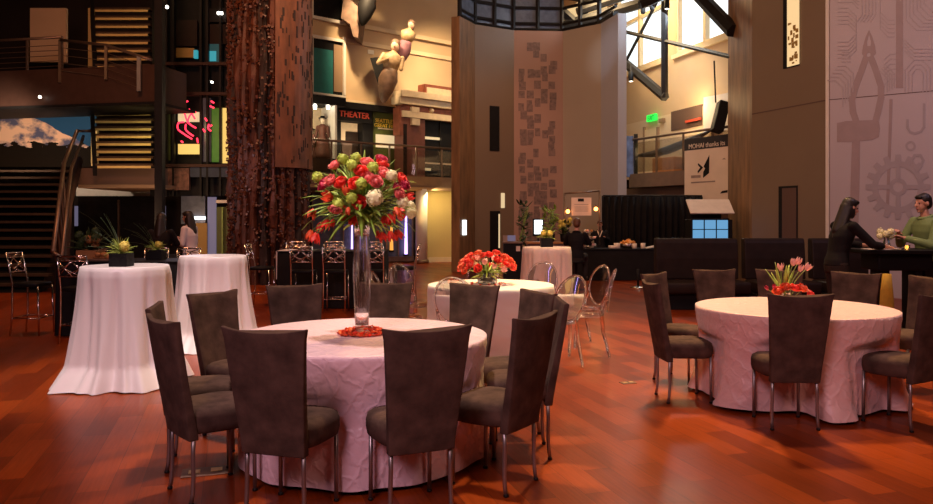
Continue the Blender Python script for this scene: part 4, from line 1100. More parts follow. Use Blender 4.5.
# the banner
t = thing('banner', 'white and black hanging sponsor banner beside the burl strip of the tower', 'banner', (0, 0, 0)); off = .10
mb = MB(); p0, p1 = BR.pt(684.5, off), BR.pt(734, off); z1 = BR.z(684.5, 139.5, off); zt = z1
zm = BR.z(684.5, 151.0, off); zb_ = BR.z(684.5, 201, off)
def bquad(z0, z1, name, mat, dn=0, u0=684.5, u1=734):
    mb = MB(); BR.slab(mb, BR.pt(u0, off+dn), BR.pt(u1, off+dn), z0, z1, .012); return mb.build(name, mat, t)
bquad(zb_, zm, 'lower_cloth', M['banner']); uc = bquad(zm, zt, 'upper_cloth', M['bannertop'])
text_mesh('lettering', 'MOHAI thanks its', .172, M['ivory'], uc, BR.frame(688.5, BR.z(688.5, 149.0, off), off+.004), .003)
def bpoly(name, pix, mat):
    mb = MB(); vs = []
    for u, v in pix: q = BR.pt(u, off+.006); vs.append(Vector((q.x, q.y, EYE - (v - HY)/F*q.y)))
    n = len(vs); mb.add(vs + [q - BR.n*.004 for q in vs], [tuple(range(n))] + [(i, i+n, (i+1) % n + n, (i+1) % n) for i in range(n)]); return mb.build(name, mat, t)
bpoly('emblem', [(703.5, 166.5), (709.3, 155), (709, 173), (703, 178), (703.2, 172), (705, 168.5)], M['black'])
bpoly('emblem_arrow', [(698, 163), (703, 167.5), (697.8, 173.5), (697.6, 171.2), (700.2, 167.6), (697.8, 165)], M['black'])
bpoly('caption', [(691, 175.5), (700.5, 175), (700.5, 177.6), (691, 178.2)], M['greyprint']); bpoly('caption', [(691, 182), (715, 180.5), (715, 181.9), (691, 183.4)], M['greyprint'])
bpoly('emblem', [(722, 191), (727.5, 190), (727.5, 192.5), (720, 193.5)], M['black']); bpoly('emblem_arrow', [(722, 159.5), (724, 157.8), (726, 159.2)], M['greyprint'])

# ---------------- black drape, buffet, stage things at right middle
dx0, dx1 = gq(603, 19.3)[0], gq(702, 19.3)[0]
t = thing('pipe_and_drape', 'wide black pipe-and-drape curtain behind the food buffet', 'curtain', ((dx0+dx1)/2, 19.3, 0))
mb = MB(); w = (dx1-dx0)/2; n = 160; r0 = [Vector((-w + 2*w*i/n, .05*math.sin(i*.62) + .02*math.sin(i*.27), 0)) for i in range(n+1)]
mb.rings([[p + Vector((0, 0, z)) for p in r0] for z in (.02, 1.0, 2.02)], False, False, False)
o = mb.build('curtain', M['drape'], t, True); sm = o.modifiers.new('t', 'SOLIDIFY'); sm.thickness = .012
mb = MB(); mb.tube([(-w, 0, 2.04), (w, 0, 2.04)], .02, 8); mb.build('crossbar', M['steel_black'], t)
for s_ in (-1, 0, 1): mb = MB(); mb.tube([(w*s_, .07, 0), (w*s_, .07, 2.04)], .02, 8); mb.build('upright', M['steel_black'], t)
bx0, bx1 = gq(566, 18.2)[0], gq(672, 18.2)[0]
t = thing('buffet_table', 'long black-draped buffet table with food before the black curtain', 'table', ((bx0+bx1)/2, 18.3, 0)); w = (bx1-bx0)/2
mb = MB(); mb.box((0, 0, .36), (2*w, .8, .72)); mb.build('skirt', M['blackcloth'], t, bevel=.02)
mb = MB(); mb.box((0, 0, .735), (2*w+.04, .84, .03)); mb.build('top', M['leatherblack'], t, bevel=.005)
def bpos(u, y=18.15): return ((u-CX)/F*y, y, .752)
t = thing('chip_bowl', 'silver bowl heaped with orange chips on the buffet', 'food', bpos(628)); mb = MB(); mb.lathe([(.10, 0), (.15, .03), (.17, .13), (.165, .13), (.14, .04), (.02, .03)], 20); mb.build('bowl', M['silver'], t, True)
mb = MB(); rr = random.Random(3); mb.ell((0, 0, .10), (.15, .15, .10), 14, 8)
for i in range(60):
    a, q = rr.uniform(0, 6.28), math.sqrt(rr.random())*.17; mb.box((q*math.cos(a), q*math.sin(a), .20 - q*.45 + rr.uniform(-.01, .02)), (.06, .05, .01), (rr.uniform(-1, 1), rr.uniform(-1, 1), rr.uniform(0, 3)))
mb.build('chips', M['orangefood'], t)['kind'] = 'stuff'
for u, r_, h, lb in ((617, .075, .13, 'white cup stack left of the chip bowl on the buffet'), (634.5, .055, .12, 'small ivory cup at the right foot of the chip bowl'), (643, .055, .13, 'ivory candle cup near the right end of the buffet'), (613, .11, .07, 'low white dish at the left of the cups on the buffet')):
    mb = MB(); mb.lathe([(r_*.8, 0), (r_, .01), (r_, h), (r_-.01, h), (r_*.7, .02)], 16); o = mb.build('cup', M['ivory'], None, True); o.location = bpos(u, 18.02); tag(o, lb, 'cup', 'crockery on the buffet')
t = thing('serving_tray', 'pale tilted serving tray at the right end of the buffet', 'tray', bpos(654, 18.1)); mb = MB(); mb.box((0, 0, .05), (.42, .3, .02), (0, -.2, 0)); mb.build('tray', M['ivory'], t); mb = MB(); mb.box((.12, 0, .03), (.1, .2, .06)); mb.build('stand', M['black'], t)
# slanted white ramp and blue-lit window under the banner
t = thing('display_desk', 'black desk with a slanted pale top below the banner', 'desk', ((711-CX)/F*17.4, 17.6, 0))
mb = MB(); mb.box((0, 0, .72), (.95, .5, 1.44)); mb.build('body', M['black'], t, bevel=.01); mb = MB(); mb.box((0, -.12, 1.74), (1.0, .5, .03), (R(40), 0, 0)); mb.build('slanted_top', M['ivory'], t, bevel=.005)
mb = MB(); mb.box((0, .16, 1.6), (.7, .04, .34)); mb.build('support', M['black'], t)
t2 = thing('blue_panes', 'blue window-like panes, daylight reflection painted as glow, under the banner behind the banquette', 'screen', ((712-CX)/F*17.0, 17.1, 0))
mb = MB(); mb.box((0, .1, .65), (.82, .12, 1.0)); mb.build('cabinet', M['black'], t2); mb = MB()
for x in (-.26, 0, .26):
    mb.box((x*1.05, .02, 1.33), (.235, .04, .20)); mb.box((x*1.05, .02, 1.10), (.235, .04, .22))
mb.build('screen', M['bluewin'], t2); mb = MB(); mb.box((0, .06, 1.21), (.84, .05, .52)); mb.build('frame', M['black'], t2)  # pane glow stands in for reflected daylight
# stanchion
t = thing('rope_stanchion', 'short bright metal stanchion on a round base, alone on the floor before the buffet', 'stanchion', (gp(638, 288).x, gp(638, 288).y, 0))
mb = MB(); mb.lathe([(.17, 0), (.17, .015), (.10, .03), (.03, .05)], 24); mb.build('base', M['silver'], t, True); mb = MB(); mb.tube([(0, 0, .03), (0, 0, .40)], .025, 10); mb.build('post', M['steel_black'], t, True)
# floor sockets
for u, v, lb in ((205, 472, 'brass floor socket plate between the left chairs of the vase table'), (628, 383, 'small brass floor socket plate on the open floor between the tables')):
    p = gp(u, v); t = thing('floor_socket', lb, 'floor socket', (p.x, p.y, 0), R(17)); s_ = .13 if u < 300 else .07
    mb = MB(); mb.box((0, 0, .003), (2*s_, s_*1.2, .006)); mb.build('plate', M['brownwood'], t, bevel=.002); mb = MB(); mb.box((-s_*.45, 0, .007), (s_*.5, s_*.5, .004)); mb.box((s_*.5, .01, .007), (s_*.5, s_*.5, .004)); mb.build('lid', M['brass'], t)

# ---------------- banquette
for u0, u1, lb in ((656, 738, 'left section of the dark brown leather banquette, next to the open floor'), (744.5, 805, 'middle section of the dark brown leather banquette, under the low tower slot'), (812, 868, 'right section of the dark brown leather banquette, behind the woman in black')):
    x0, x1 = (u0-CX)/F*12.8, (u1-CX)/F*12.8; w = x1-x0
    t = thing('banquette', lb, 'sofa', ((x0+x1)/2, 12.7, 0), 0, 'banquette sections')
    mb = MB(); mb.box((0, -.12, .13), (w, .62, .26)); mb.build('base', M['black'], t, bevel=.01)
    mb = MB(); mb.box((0, -.20, .355), (w-.01, .70, .19)); mb.build('seat', M['leather'], t, True, bevel=.035)
    mb = MB(); rings = []
    for y0, y1, z in ((.06, .26, .455), (.07, .27, .8), (.10, .28, 1.06), (.12, .275, 1.12), (.15, .25, 1.14)): rings.append([Vector((-w/2, y0, z)), Vector((w/2, y0, z)), Vector((w/2, y1, z)), Vector((-w/2, y1, z))])
    mb.rings(rings); mb.build('backrest', M['leather'], t, bevel=.025)
# ---------------- bar table at far right
t = thing('bar_table', 'dark bar table between the woman in black and the man in green', 'table', (5.62, 9.95, 0))
mb = MB(); mb.box((0, 0, 1.055), (1.1, .75, .05)); mb.build('top', M['leatherblack'], t, bevel=.008)
mb = MB(); mb.box((0, 0, .92), (.7, .45, .22)); mb.build('apron', M['black'], t, bevel=.02)
for sx in (-.35, .35): mb = MB(); mb.box((sx*.6, 0, .41), (.09, .32, .82)); mb.build('leg', M['black'], t, bevel=.01)
bt = 1.082
o = MB(); o.box((5.28, 9.78, bt + .004), (.30, .22, .008)); tag(o.build('paper_sheet', M['paper'], bevel=.002), 'pale sheet lying on the dark bar table by the woman', 'paper')
mb = MB(); mb.lathe([(.03, 0), (.075, .006), (.085, .014), (.08, .012), (.03, .008)], 20); o = mb.build('plate', M['ivory'], None, True); o.location = (5.47, 9.72, bt); tag(o, 'small pale plate on the dark bar table', 'plate')
t = thing('candle_holder', 'glowing orange candle glass on the dark bar table', 'candle', (5.62, 9.70, bt)); mb = MB(); mb.lathe([(.03, 0), (.035, .005), (.038, .06), (.034, .06), (.031, .01)], 16); mb.build('glass', M['glass'], t, True); mb = MB(); mb.ell((0, 0, .032), (.016, .016, .022), 10, 8); mb.build('flame', M['fire'], t, True)
t = thing('white_bouquet', 'loose white flower cluster above the dark bar table before the man', 'flowers', (5.56, 10.06, bt))
mb = MB(); mb.lathe([(.04, 0), (.05, .02), (.035, .12), (.04, .16)], 14); mb.build('vase', M['glass'], t, True)
for k in range(6): b = ball_mb(.045, k, 60); q = Vector((.07*math.cos(k*1.1) - .02, .06*math.sin(k*1.1), .12 + .03*(k % 3))); b.v = [p + q for p in b.v]; b.build('blossom', M['petalwhite'], t, True)
mb = MB(); rings = []
for z, w in ((.0, .10), (.3, .10), (.6, .08), (.80, .05)): rings.append([Vector((w*math.cos(a)*(1 + .15*math.sin(4*a)), .06*math.sin(a), z)) for a in [2*PI*j/20 for j in range(20)]])
mb.rings(rings); o = mb.build('cloth_bag', M['yellowbag'], None, True); o.location = (5.17, 9.35, 0); tag(o, 'mustard yellow cloth object low beside the dark bar table, behind the chairs', 'cloth')

# ================================================================== exhibits on the back wall (seen over the mezzanine)
def wbox(u0, u1, v0, v1, mat, name, label=None, cat=None, off=.06, th=.06, parent=None, P=None, bevel=0):
    mb = MB(); (P or W).quad(mb, u0, u1, v0, v1, off, th); o = mb.build(name, mat, parent, bevel=bevel)
    if label: tag(o, label, cat)
    return o
# upper corner windows
w = sempty('window_4'); wbox(300, 344.5, 38, 95, M['black'], 'glass_back', off=.04, th=.03, parent=w); wbox(313, 333, 49, 93, M['tealwall'], 'teal_panel', off=.06, th=.02, parent=w)
wbox(334, 344, 45, 92, M['soffit'], 'painted_reflection_panel', off=.06, th=.02, parent=w)  # tan patch paints a reflection into the dark glass
wbox(311.8, 313.6, 38, 94, M['white'], 'mullion', off=.12, th=.06, parent=w); wbox(343.6, 346, 37, 95, M['white'], 'window_frame', off=.12, th=.10, parent=w)
wbox(300, 346, 36, 39, M['white'], 'window_frame', off=.12, th=.10, parent=w); wbox(300, 346, 93, 95, M['white'], 'window_frame', off=.12, th=.10, parent=w)
w = sempty('window_5'); wbox(300, 342, -40, 18, M['black'], 'glass_back', off=.04, th=.03, parent=w); wbox(311.8, 313.6, -40, 17, M['white'], 'mullion', off=.12, th=.06, parent=w); wbox(300, 346, 17, 20, M['white'], 'window_frame', off=.14, th=.12, parent=w)
wbox(300, 346, 95.5, 104, M['black'], 'canopy', 'black canopy box above the mannequin niche', 'canopy', .9, .9)
# mouldings
for k, (v, th_) in enumerate(((23, .12), (40, .06), (101.5, .14))):
    mb = MB(); z = W.z(346, v, .1); W.slab(mb, W.pt(346, th_), W.pt(470, th_), z - .07, z + .07, th_); struct(mb.build('trim_%d' % (k+3), M['beige2']))
# mannequin niche
t = thing('display_niche', 'bright cream niche with spotlights holding the dressed mannequin', 'display case', (0, 0, 0))
wbox(300, 336, 106, 160, M['stone'], 'back_panel', off=.05, th=.04, parent=t); wbox(300, 336, 158, 174, M['black'], 'plinth', off=1.0, th=.9, parent=t); wbox(335, 337, 105, 174, M['white'], 'side_panel', off=.9, th=.85, parent=t)
for u in (315, 328):
    p = W.pt(u, .75); mb = MB(); mb.lathe([(.05, 0), (.06, .12), (.03, .15)], 10, (p.x, p.y, W.z(u, 109, .75))); mb.build('spotlight', M['lampw'], t)
def mannequin(u, vf, vt, label, rr=1.0):
    p = W.pt(u, .5); z0, z1 = W.z(u, vf, .5), W.z(u, vt, .5); H = z1 - z0
    t = thing('mannequin', label, 'mannequin', (p.x, p.y, z0))
    mb = MB(); mb.lathe([(.30*rr, 0), (.27*rr, .12*H), (.19*rr, .38*H), (.105*rr, .54*H), (.12*rr, .60*H), (.155*rr, .72*H), (.13*rr, .77*H), (.05, .81*H)], 20); mb.limb((-.15*rr, 0, .74*H), (-.20*rr, -.06, .50*H), .05, .035); mb.limb((.15*rr, 0, .74*H), (.20*rr, -.06, .50*H), .05, .035); mb.build('gown', M['dress'], t, True)
    mb = MB(); mb.tube([(0, 0, .79*H), (0, 0, .86*H)], .04, 8); mb.ell((0, 0, .90*H), (.075, .085, .10)); mb.build('head', M['ivory'], t, True)
    mb = MB(); mb.lathe([(.14, .945*H), (.13, .955*H), (.075, .96*H), (.07, 1.0*H)], 16); mb.build('hat', M['black'], t, True)
mannequin(322.5, 158, 116, 'mannequin in a long dark red-brown gown and hat inside the cream niche')
mannequin(311, 158, 128, 'second mannequin half hidden behind the timber column in the cream niche', .5)
# theater front
t = thing('theater_front', 'black theater entrance front with red lettering and a bright doorway', 'exhibit', (0, 0, 0))
mq = wbox(337, 372, 105, 121.5, M['black'], 'marquee', off=.5, th=.45, parent=t); wbox(337, 341, 105, 182, M['black'], 'jamb', off=.4, th=.35, parent=t); wbox(363, 373, 120, 182, M['black'], 'jamb', off=.4, th=.35, parent=t)
wbox(337, 398, 104, 110, M['black'], 'cornice', off=.6, th=.55, parent=t)
wbox(341, 363, 121, 182, M['stone'], 'doorway_wall', off=.06, th=.04, parent=t); wbox(346, 361, 132, 160, M['leather'], 'dark_picture', off=.09, th=.03, parent=t); wbox(342, 352, 143, 182, M['brownwall'], 'picture_wall', off=.12, th=.03, parent=t)
text_mesh('lettering', 'THEATER', .27, M['redletter'], mq, W.frame(354.5, W.z(354.5, 117.6, .51), .51), .02, 'CENTER')
t = thing('exhibit_banner', 'tall olive green exhibit panel with gold lettering beside the theater front', 'sign', (0, 0, 0))
pn = wbox(373, 396, 112, 182, M['olive'], 'panel', off=.35, th=.25, parent=t); wbox(376, 396, 135, 148, M['creamlit'], 'lit_band', off=.37, th=.02, parent=t)
text_mesh('lettering', "SEATTLE'S", .185, M['gold'], pn, W.frame(385.5, W.z(385.5, 123.0, .36), .36), .01, 'CENTER'); text_mesh('lettering', "GREAT FIRE", .175, M['gold'], pn, W.frame(385.5, W.z(385.5, 127.6, .36), .36), .01, 'CENTER')
wbox(378, 394, 128.4, 129.4, M['ivory'], 'caption_line', off=.365, th=.01, parent=t)
wbox(396, 399, 108, 182, M['soffit'], 'edge_post', 'narrow tan post between the olive panel and the brick facade', 'post', .35, .3)
# brick facade
t = thing('brick_facade', 'red brick and cream stone historic facade at the right of the balcony', 'facade', (0, 0, 0))
WF = Plane(tuple(W.pt(399, .9).xy), tuple(W.pt(466, .9).xy))
for u0, u1, v0, v1, m, nme, off, th in ((402, 470, 94, 100, 'stone', 'cornice', .35, .5), (425, 470, 87, 100, 'redbrown', 'parapet', .2, .4), (427, 470, 90, 98, 'stone', 'parapet_panel', .22, .05), (400, 470, 100, 107, 'stone', 'cornice', .25, .5), (403, 470, 107, 114, 'redbrown', 'brick_band', .1, .4),
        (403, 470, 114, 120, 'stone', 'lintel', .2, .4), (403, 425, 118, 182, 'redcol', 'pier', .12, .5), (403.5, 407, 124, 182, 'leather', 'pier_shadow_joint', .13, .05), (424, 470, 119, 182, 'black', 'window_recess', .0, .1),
        (412, 419.5, 107, 112.5, 'stone', 'keystone', .22, .2), (412.5, 420, 118.5, 125, 'stone', 'capital', .24, .2), (400, 404, 107, 135, 'redbrown', 'quoin', .12, .4)):
    wbox(u0, u1, v0, v1, M[m], nme, off=off, th=th, parent=t, P=WF)
p = WF.pt(431.5, .12); mb = MB(); mb.ell((p.x, p.y, WF.z(431.5, 110.5, .12)), .09); mb.build('roundel', M['stone'], t, True)
for v0, v1, u0, u1, m in ((137, 139.5, 424, 441, 'creamlit'), (163, 164.5, 424, 458, 'ivory'), (168, 170.5, 424, 431, 'creamlit')): wbox(u0, u1, v0, v1, M[m], 'lit_shelf', off=.05, th=.06, parent=t, P=WF)
mb = MB(); 
for u in (440, 455): WF.quad(mb, u, u+.9, 119, 182, .06, .05)
mb.build('mullion', M['steel_black'], t)
# figureheads and brackets
def figurehead(p, q, mat_low, label, s=1.0, arm=True):
    """p foot point, q head point (world)"""
    t = thing('ship_figurehead', label, 'figurehead', p); L = q - p; d = L.normalized(); H = L.length
    side = d.cross(Vector((0, 1, 0))).normalized(); fr = side.cross(d).normalized()
    def r(k, a, b): c = L*k; return [c + side*a*math.cos(2*PI*j/18) + fr*b*math.sin(2*PI*j/18) for j in range(18)]
    mb = MB(); mb.rings([r(0, .02, .02), r(.05, .09*s, .09*s), r(.2, .19*s, .17*s), r(.38, .25*s, .2*s), r(.5, .21*s, .17*s), r(.58, .18*s, .15*s)]); mb.build('skirt', mat_low, t, True)
    mb = MB(); mb.rings([r(.55, .18*s, .15*s), r(.66, .24*s, .2*s), r(.76, .27*s, .19*s), r(.81, .14*s, .12*s), r(.84, .07*s, .07*s), r(.87, .07*s, .07*s)])
    if arm:
        mb.limb(L*.76 + side*.24*s, L*.60 + side*.32*s - Vector((0, .12, 0)), .07*s, .05*s); mb.limb(L*.60 + side*.32*s - Vector((0, .12, 0)), L*.68 + side*.08*s - Vector((0, .25*s, 0)), .05*s, .04*s)
        mb.limb(L*.76 - side*.24*s, L*.58 - side*.28*s - Vector((0, .1, 0)), .07*s, .05*s)
    mb.build('bust', M['gilt'], t, True)
    mb = MB(); mb.ell(L*.93, (.11*s, .12*s, .15*s)); mb.ell(L*.92 - Vector((0, .12*s, 0)), (.02*s, .04*s, .03*s)); mb.build('head', M['fleshmask'], t, True)
    mb = MB(); mb.ell(L*.955 + Vector((0, .03*s, .03*s)), (.13*s, .13*s, .13*s)); mb.ell(L*.9 + Vector((0, .10*s, 0)), (.11*s, .08*s, .16*s)); mb.build('hair', M['brownwood'], t, True)
    return t
Y0 = 24.2
figurehead(at(383, 103, Y0), at(396, 42, Y0), M['brownwood'], 'carved wooden ship figurehead of a figure leaning out in front of the black triangular bracket', 1.25)
figurehead(at(399, 66, Y0+.4), at(412, 22, Y0+.4), M['purplecloth'], 'ship figurehead in a plum dress, uppermost right of the pair on the beige wall', .95, False)
figurehead(at(362, 26, Y0-.1), at(375, -26, Y0-.1), M['black'], 'ship figurehead cut by the top of the photo, dark skirt and pale bust', 1.2)
def bracket(pix, Y, label):
    mb = MB(); vs = [at(u, v, Y) for u, v in pix]; n = len(vs); mb.add(vs + [p + Vector((0, 1.0, 0)) for p in vs], [tuple(range(n)), tuple(reversed(range(n, 2*n)))] + [(i, i+n, (i+1) % n + n, (i+1) % n) for i in range(n)])
    return tag(mb.build('wall_bracket', M['black']), label, 'bracket')
bracket([(370, 58), (386, 56), (388, 76), (382, 98)], 24.6, 'black triangular bracket behind the lower ship figurehead')
b = bracket([(344, -6), (362, 10), (358, 38), (353, 36), (350, 24), (341, 18)], 24.4, 'brown angled timber knee beside the topmost figurehead'); b.data.materials[0] = M['brownwood']
for u, v, lb in ((371, 52, 'small white wall label left of the lower figurehead'),): wbox(u-3, u+3, v-2, v+2, M['white'], 'wall_label', lb, 'label', .03, .02)
# ---------------- ground storey under the mezzanine: mullioned glass with light columns
def gbox(u0, u1, v0, v1, mat, name, label=None, cat=None, off=.05, th=.06, parent=None): return wbox(u0, u1, v0, v1, mat, name, label, cat, off, th, parent, G)
mb = MB(); G.slab(mb, G.pt(290, -.4), G.pt(427, -.4), 0, 2.5, .1); struct(mb.build('wall_rear_dark', M['leather']))
t = thing('glass_partition', 'mullioned dark glass partition under the balcony, behind the black counter', 'partition', (0, 0, 0))
for u in (312, 333, 343, 360, 376, 386, 398, 412): gbox(u, u+1.3, 192, 261, M['rail'], 'mullion', off=.05, th=.08, parent=t)
gbox(310, 414, 190, 193, M['rail'], 'head_rail', off=.06, th=.1, parent=t); gbox(310, 414, 257, 262, M['rail'], 'sill_rail', off=.06, th=.1, parent=t)
gbox(312, 412, 193, 257, M['bluegrey'], 'glass', off=-.02, th=.02, parent=t)
def glow(u, v0, v1, mat, w, label):
    p = G.pt(u, .25); z0, z1 = EYE - (v1-HY)/F*p.y, EYE - (v0-HY)/F*p.y; t = thing('light_column', label, 'light', (p.x, p.y, max(0, z0)))
    mb = MB(); mb.lathe([(w*1.6, 0), (w*1.6, .05), (w*1.2, .06)], 14); mb.build('base', M['steel_black'], t, True)
    mb = MB(); mb.lathe([(w, .05), (w*.9, .3*(z1-z0)), (w*.55, z1-z0)], 14); mb.build('tube', mat, t, True)
glow(406, 212, 256, M['purpletube'], .055, 'slim violet-white light column behind the right end of the black counter')
glow(391.5, 222, 252, M['orangetube'], .06, 'slim amber light column left of the violet one')
glow(352, 215, 256, M['purpletube'], .035, 'thin violet light column seen behind the tall vase')
# big round column lit amber from below
p = G.pt(421.5, .6); t = thing('round_column', 'round plaster column lit bright amber from below beside the yellow wall', 'column', (p.x, p.y, 0))
mb = MB(); mb.lathe([(.19, 0), (.19, 2.40)], 28); mb.build('shaft', M['white'], t, True); mb = MB(); mb.lathe([(.24, 0), (.24, .10), (.20, .12)], 28); mb.build('plinth', M['rail'], t, True)
# ceiling downlight under the balcony
p = BF.pt(437, -1.0); t = thing('downlight', 'small round recessed downlight in the soffit above the yellow wall', 'light', (p.x, p.y, 2.35)); mb = MB(); mb.lathe([(.07, -.02), (.07, .01)], 14); mb.build('lens', M['lampw'], t)

# ================================================================== timber column
cx, cy = gq(269, 17.6); t = thing('timber_column', 'massive rough reddish timber column rising through the hall', 'column', (cx, cy, 0)); r = random.Random(21)
mb = MB(); mb.lathe([(.74, 0), (.76, 3), (.74, 7), (.72, 12.9)], 24); mb.build('core', M['barkdark'], t, True)
for k in range(26):
    a = 2*PI*k/26 + r.uniform(-.05, .05); mb = MB(); w = r.uniform(.10, .17); rings = []
    n = 42; q0 = r.uniform(0, 6)
    for i in range(n+1):
        z = 12.9*i/n; rad = .83 + .045*math.sin(z*1.7+q0) + r.uniform(-.035, .035); ww = w*(.75 + .25*math.sin(z*2.9+q0)) + r.uniform(-.02, .02)
        c = Vector((math.cos(a)*rad, math.sin(a)*rad, z)); s_ = Vector((-math.sin(a), math.cos(a), 0)); o_ = Vector((math.cos(a), math.sin(a), 0))
        rings.append([c - s_*ww - o_*.1, c - s_*ww*.7 + o_*.03, c + s_*ww*.1 + o_*r.uniform(.05, .09), c + s_*ww*.7 + o_*.03, c + s_*ww - o_*.1])
    mb.rings(rings); mb.build('plank', M['bark'] if k % 4 else M['barkdark'], t)
mb = MB()
for i in range(4200):
    a, z = r.uniform(PI*.92, PI*2.08), r.uniform(.3, 10); rad = r.uniform(.85, .94); s_ = r.uniform(.02, .055)
    mb.box((math.cos(a)*rad, math.sin(a)*rad, z), (s_, s_, s_*r.uniform(.6, 1.4)), (r.uniform(-.5,.5), r.uniform(-.5,.5), a + r.uniform(-.4,.4)))
mb.build('timber_chips', M['chip'], t)['kind'] = 'stuff'
mb = MB()
for k in range(12):  # smoother tan slab on the right flank, slotted
    a = R(-64 + k*6.5); p0 = Vector((math.cos(a)*.965, math.sin(a)*.965, 0)); mb.box((p0.x, p0.y, 6.6), (.05, .125, 8.0), (0, 0, a))
mb.build('tan_facing', M['barklight'], t)
mb = MB()
for i in range(170):
    a, z = R(r.uniform(-66, 8)), r.uniform(2.7, 9); mb.box((math.cos(a)*.985, math.sin(a)*.985, z), (.03, r.uniform(.02, .05), r.uniform(.08, .26)), (0, 0, a))
mb.build('slots', M['barkdark'], t)['kind'] = 'stuff'

# ================================================================== left side
# wide stair at far left, climbing away from the camera
X0, X1 = -15.5, -8.35
t = thing('wide_staircase', 'wide dark brown staircase rising at the left edge of the photo', 'stairs', (-11.5, 15, 0))
for i in range(15):
    y, z = .1 + i*.25, (i+1)*.177
    mb = MB(); w0, w1 = X0+11.5, X1 + 11.5 - .095*i; mb.box(((w0+w1)/2, y + .16, z - .03), (w1-w0, .34, .055)); mb.build('tread', M['stairdark'], t, bevel=.006)
mb = MB(); mb.add([(X0+11.5, .05, 0), (X0+11.5, 3.9, 0), (X0+11.5, 3.9, 2.5), (X1+11.4, .05, 0), (X1+10.1, 3.9, 0), (X1+10.1, 3.9, 2.5)], [(0,1,2), (3,5,4), (0,3,4,1), (1,4,5,2), (2,5,3,0)]); mb.build('underside', M['black'], t)
# its handrail
t = thing('stair_handrail', 'tall bronze handrail climbing beside the wide staircase', 'handrail', (0, 0, 0))
A = [at(53, 252, 14.6), at(64, 163, 17.0), at(77, 131, 18.8), at(92, 131, 18.8)]
mb = MB(); mb.tube(A, .045, 8); mb.build('rail', M['rail'], t, True)
mb = MB(); mb.tube([p + Vector((.11, .1, -.12)) for p in A[:3]] , .035, 8); mb.tube([A[0], A[0] + Vector((.11, .1, -.12))], .035, 8); mb.build('lower_rail', M['rail'], t, True)
mb = MB(); B = [at(60, 300, 14.9), at(66, 205, 17.0), at(78, 160, 18.9)]; mb.tube(B, [.13, .13, .12], 6); mb.build('stringer', M['fascia'], t, True)
for k in range(5): q = .1 + k*.2; a_ = A[0].lerp(A[1], q*1.0); b_ = B[0].lerp(B[1], q); mb = MB(); mb.tube([a_, b_], .022, 6); mb.build('baluster', M['rail'], t)
# mountain picture
mb = MB(); FP(20.2).quad(mb, -70, 96, 106, 167, 0, .06); tag(mb.build('mountain_picture', M['mountain']), 'large lit photograph of a snowy mountain above a dark forest, over the wide staircase', 'picture')
# small upper landing with railing
Lp = Plane(gq(-60, 18.6), gq(158, 17.4))
mb = MB(); Lp.slab(mb, Lp.pt(-70), Lp.pt(157), 4.15, 5.0, 1.2); struct(mb.build('floor_landing', M['fascia']))
mb = MB(); Lp.slab(mb, Lp.pt(-70, .01), Lp.pt(157, .01), 4.09, 4.15, 1.6); struct(mb.build('trim_7', M['black']))
t = railing(Lp, -40, 62, 4.95, 5.75, 'thin metal landing railing at the upper left, level section', 3, None, False, 'landing_railing', -.04)
t = thing('landing_railing', 'thin metal landing railing at the upper left, section sloping down past the stairs', 'railing', (0, 0, 0))
A = [at(60, 40, 17.9), at(106, 45, 17.6), at(139, 56, 17.3), at(152, 60, 17.3)]
mb = MB(); mb.tube(A, .035, 8); mb.build('handrail', M['rail'], t, True)
for p, h, m in ((A[0], 1.0, 'rail'), (A[1], .8, 'rail'), (A[2], .8, 'chair_metal')): mb = MB(); mb.box((p.x, p.y, p.z - h/2), (.06 if m == 'rail' else .085, .05, h)); mb.build('post', M[m], t)
for k in range(4): mb = MB(); mb.tube([q - Vector((0, 0, .18*(k+1))) for q in A[:3]], .008, 5); mb.build('wire', M['rail'], t)
# stair flights; light at the treads is painted as yellow strips
def flight(u0, u1, v_bot, v_top, Y, n, label, dz=.0):
    t = thing('stair_flight', label, 'stairs', at((u0+u1)/2, v_bot, Y)); o = t.location
    for i in range(n):
        q = i/(n-1); v = v_bot + (v_top - v_bot)*q; y = Y + 1.6*q
        a, b = at(u0 - 3*q, v, Y), at(u1, v, Y); k = 1 + 1.6*q/Y
        zz = EYE + (a.z - EYE)*k; xa, xb = a.x*k, b.x*k
        mb = MB(); mb.box(((xa+xb)/2 - o.x, y - o.y, zz - o.z), (xb-xa, .26, .05)); mb.build('tread', M['stairdark'], t)
        mb = MB(); mb.box(((xa+xb)/2 - o.x, y - .125 - o.y, zz - .055 - o.z), (xb-xa-.1, .02, .055)); mb.build('painted_light_strip', M['treadlight'], t)
    for u in (u0 - 3, u1 + 2):
        a, b = at(u, v_bot+4, Y-.1), at(u - (3 if u < u1 else 0), v_top - 4, Y+1.6); mb = MB(); dlt = Vector((.05, 0, 0))
        b = Vector((b.x*(1), b.y, b.z)); h = Vector((0, 0, .16)); vs = [a - dlt - h, a + dlt - h, a + dlt + h, a - dlt + h, b - dlt - h, b + dlt - h, b + dlt + h, b - dlt + h]
        mb.add([v - o for v in vs], [(0,1,2,3), (7,6,5,4), (0,4,5,1), (1,5,6,2), (2,6,7,3), (3,7,4,0)]); mb.build('stringer', M['black'], t)
flight(98, 155, 165, 113, 17.9, 8, 'lower flight of open stairs with light painted as yellow edges, right of the mountain picture')
flight(98, 152, 66, 10, 17.9, 8, 'upper flight of open stairs with dim light painted as yellow edges at the top left')
t = tag(MB().box(at(160, 90, 17.2) + Vector((0, 0, 0)), (.17, .2, 10.6)).build('steel_post', M['black']), 'dark steel post right of the open stair flights', 'post'); 
t.location.z = 0
mb = MB(); FP(20.4).quad(mb, 30, 66, 8, 62, 0, .1); tag(mb.build('wall_panel', M['beige']), 'dim beige wall panel behind the upper left landing', 'panel')
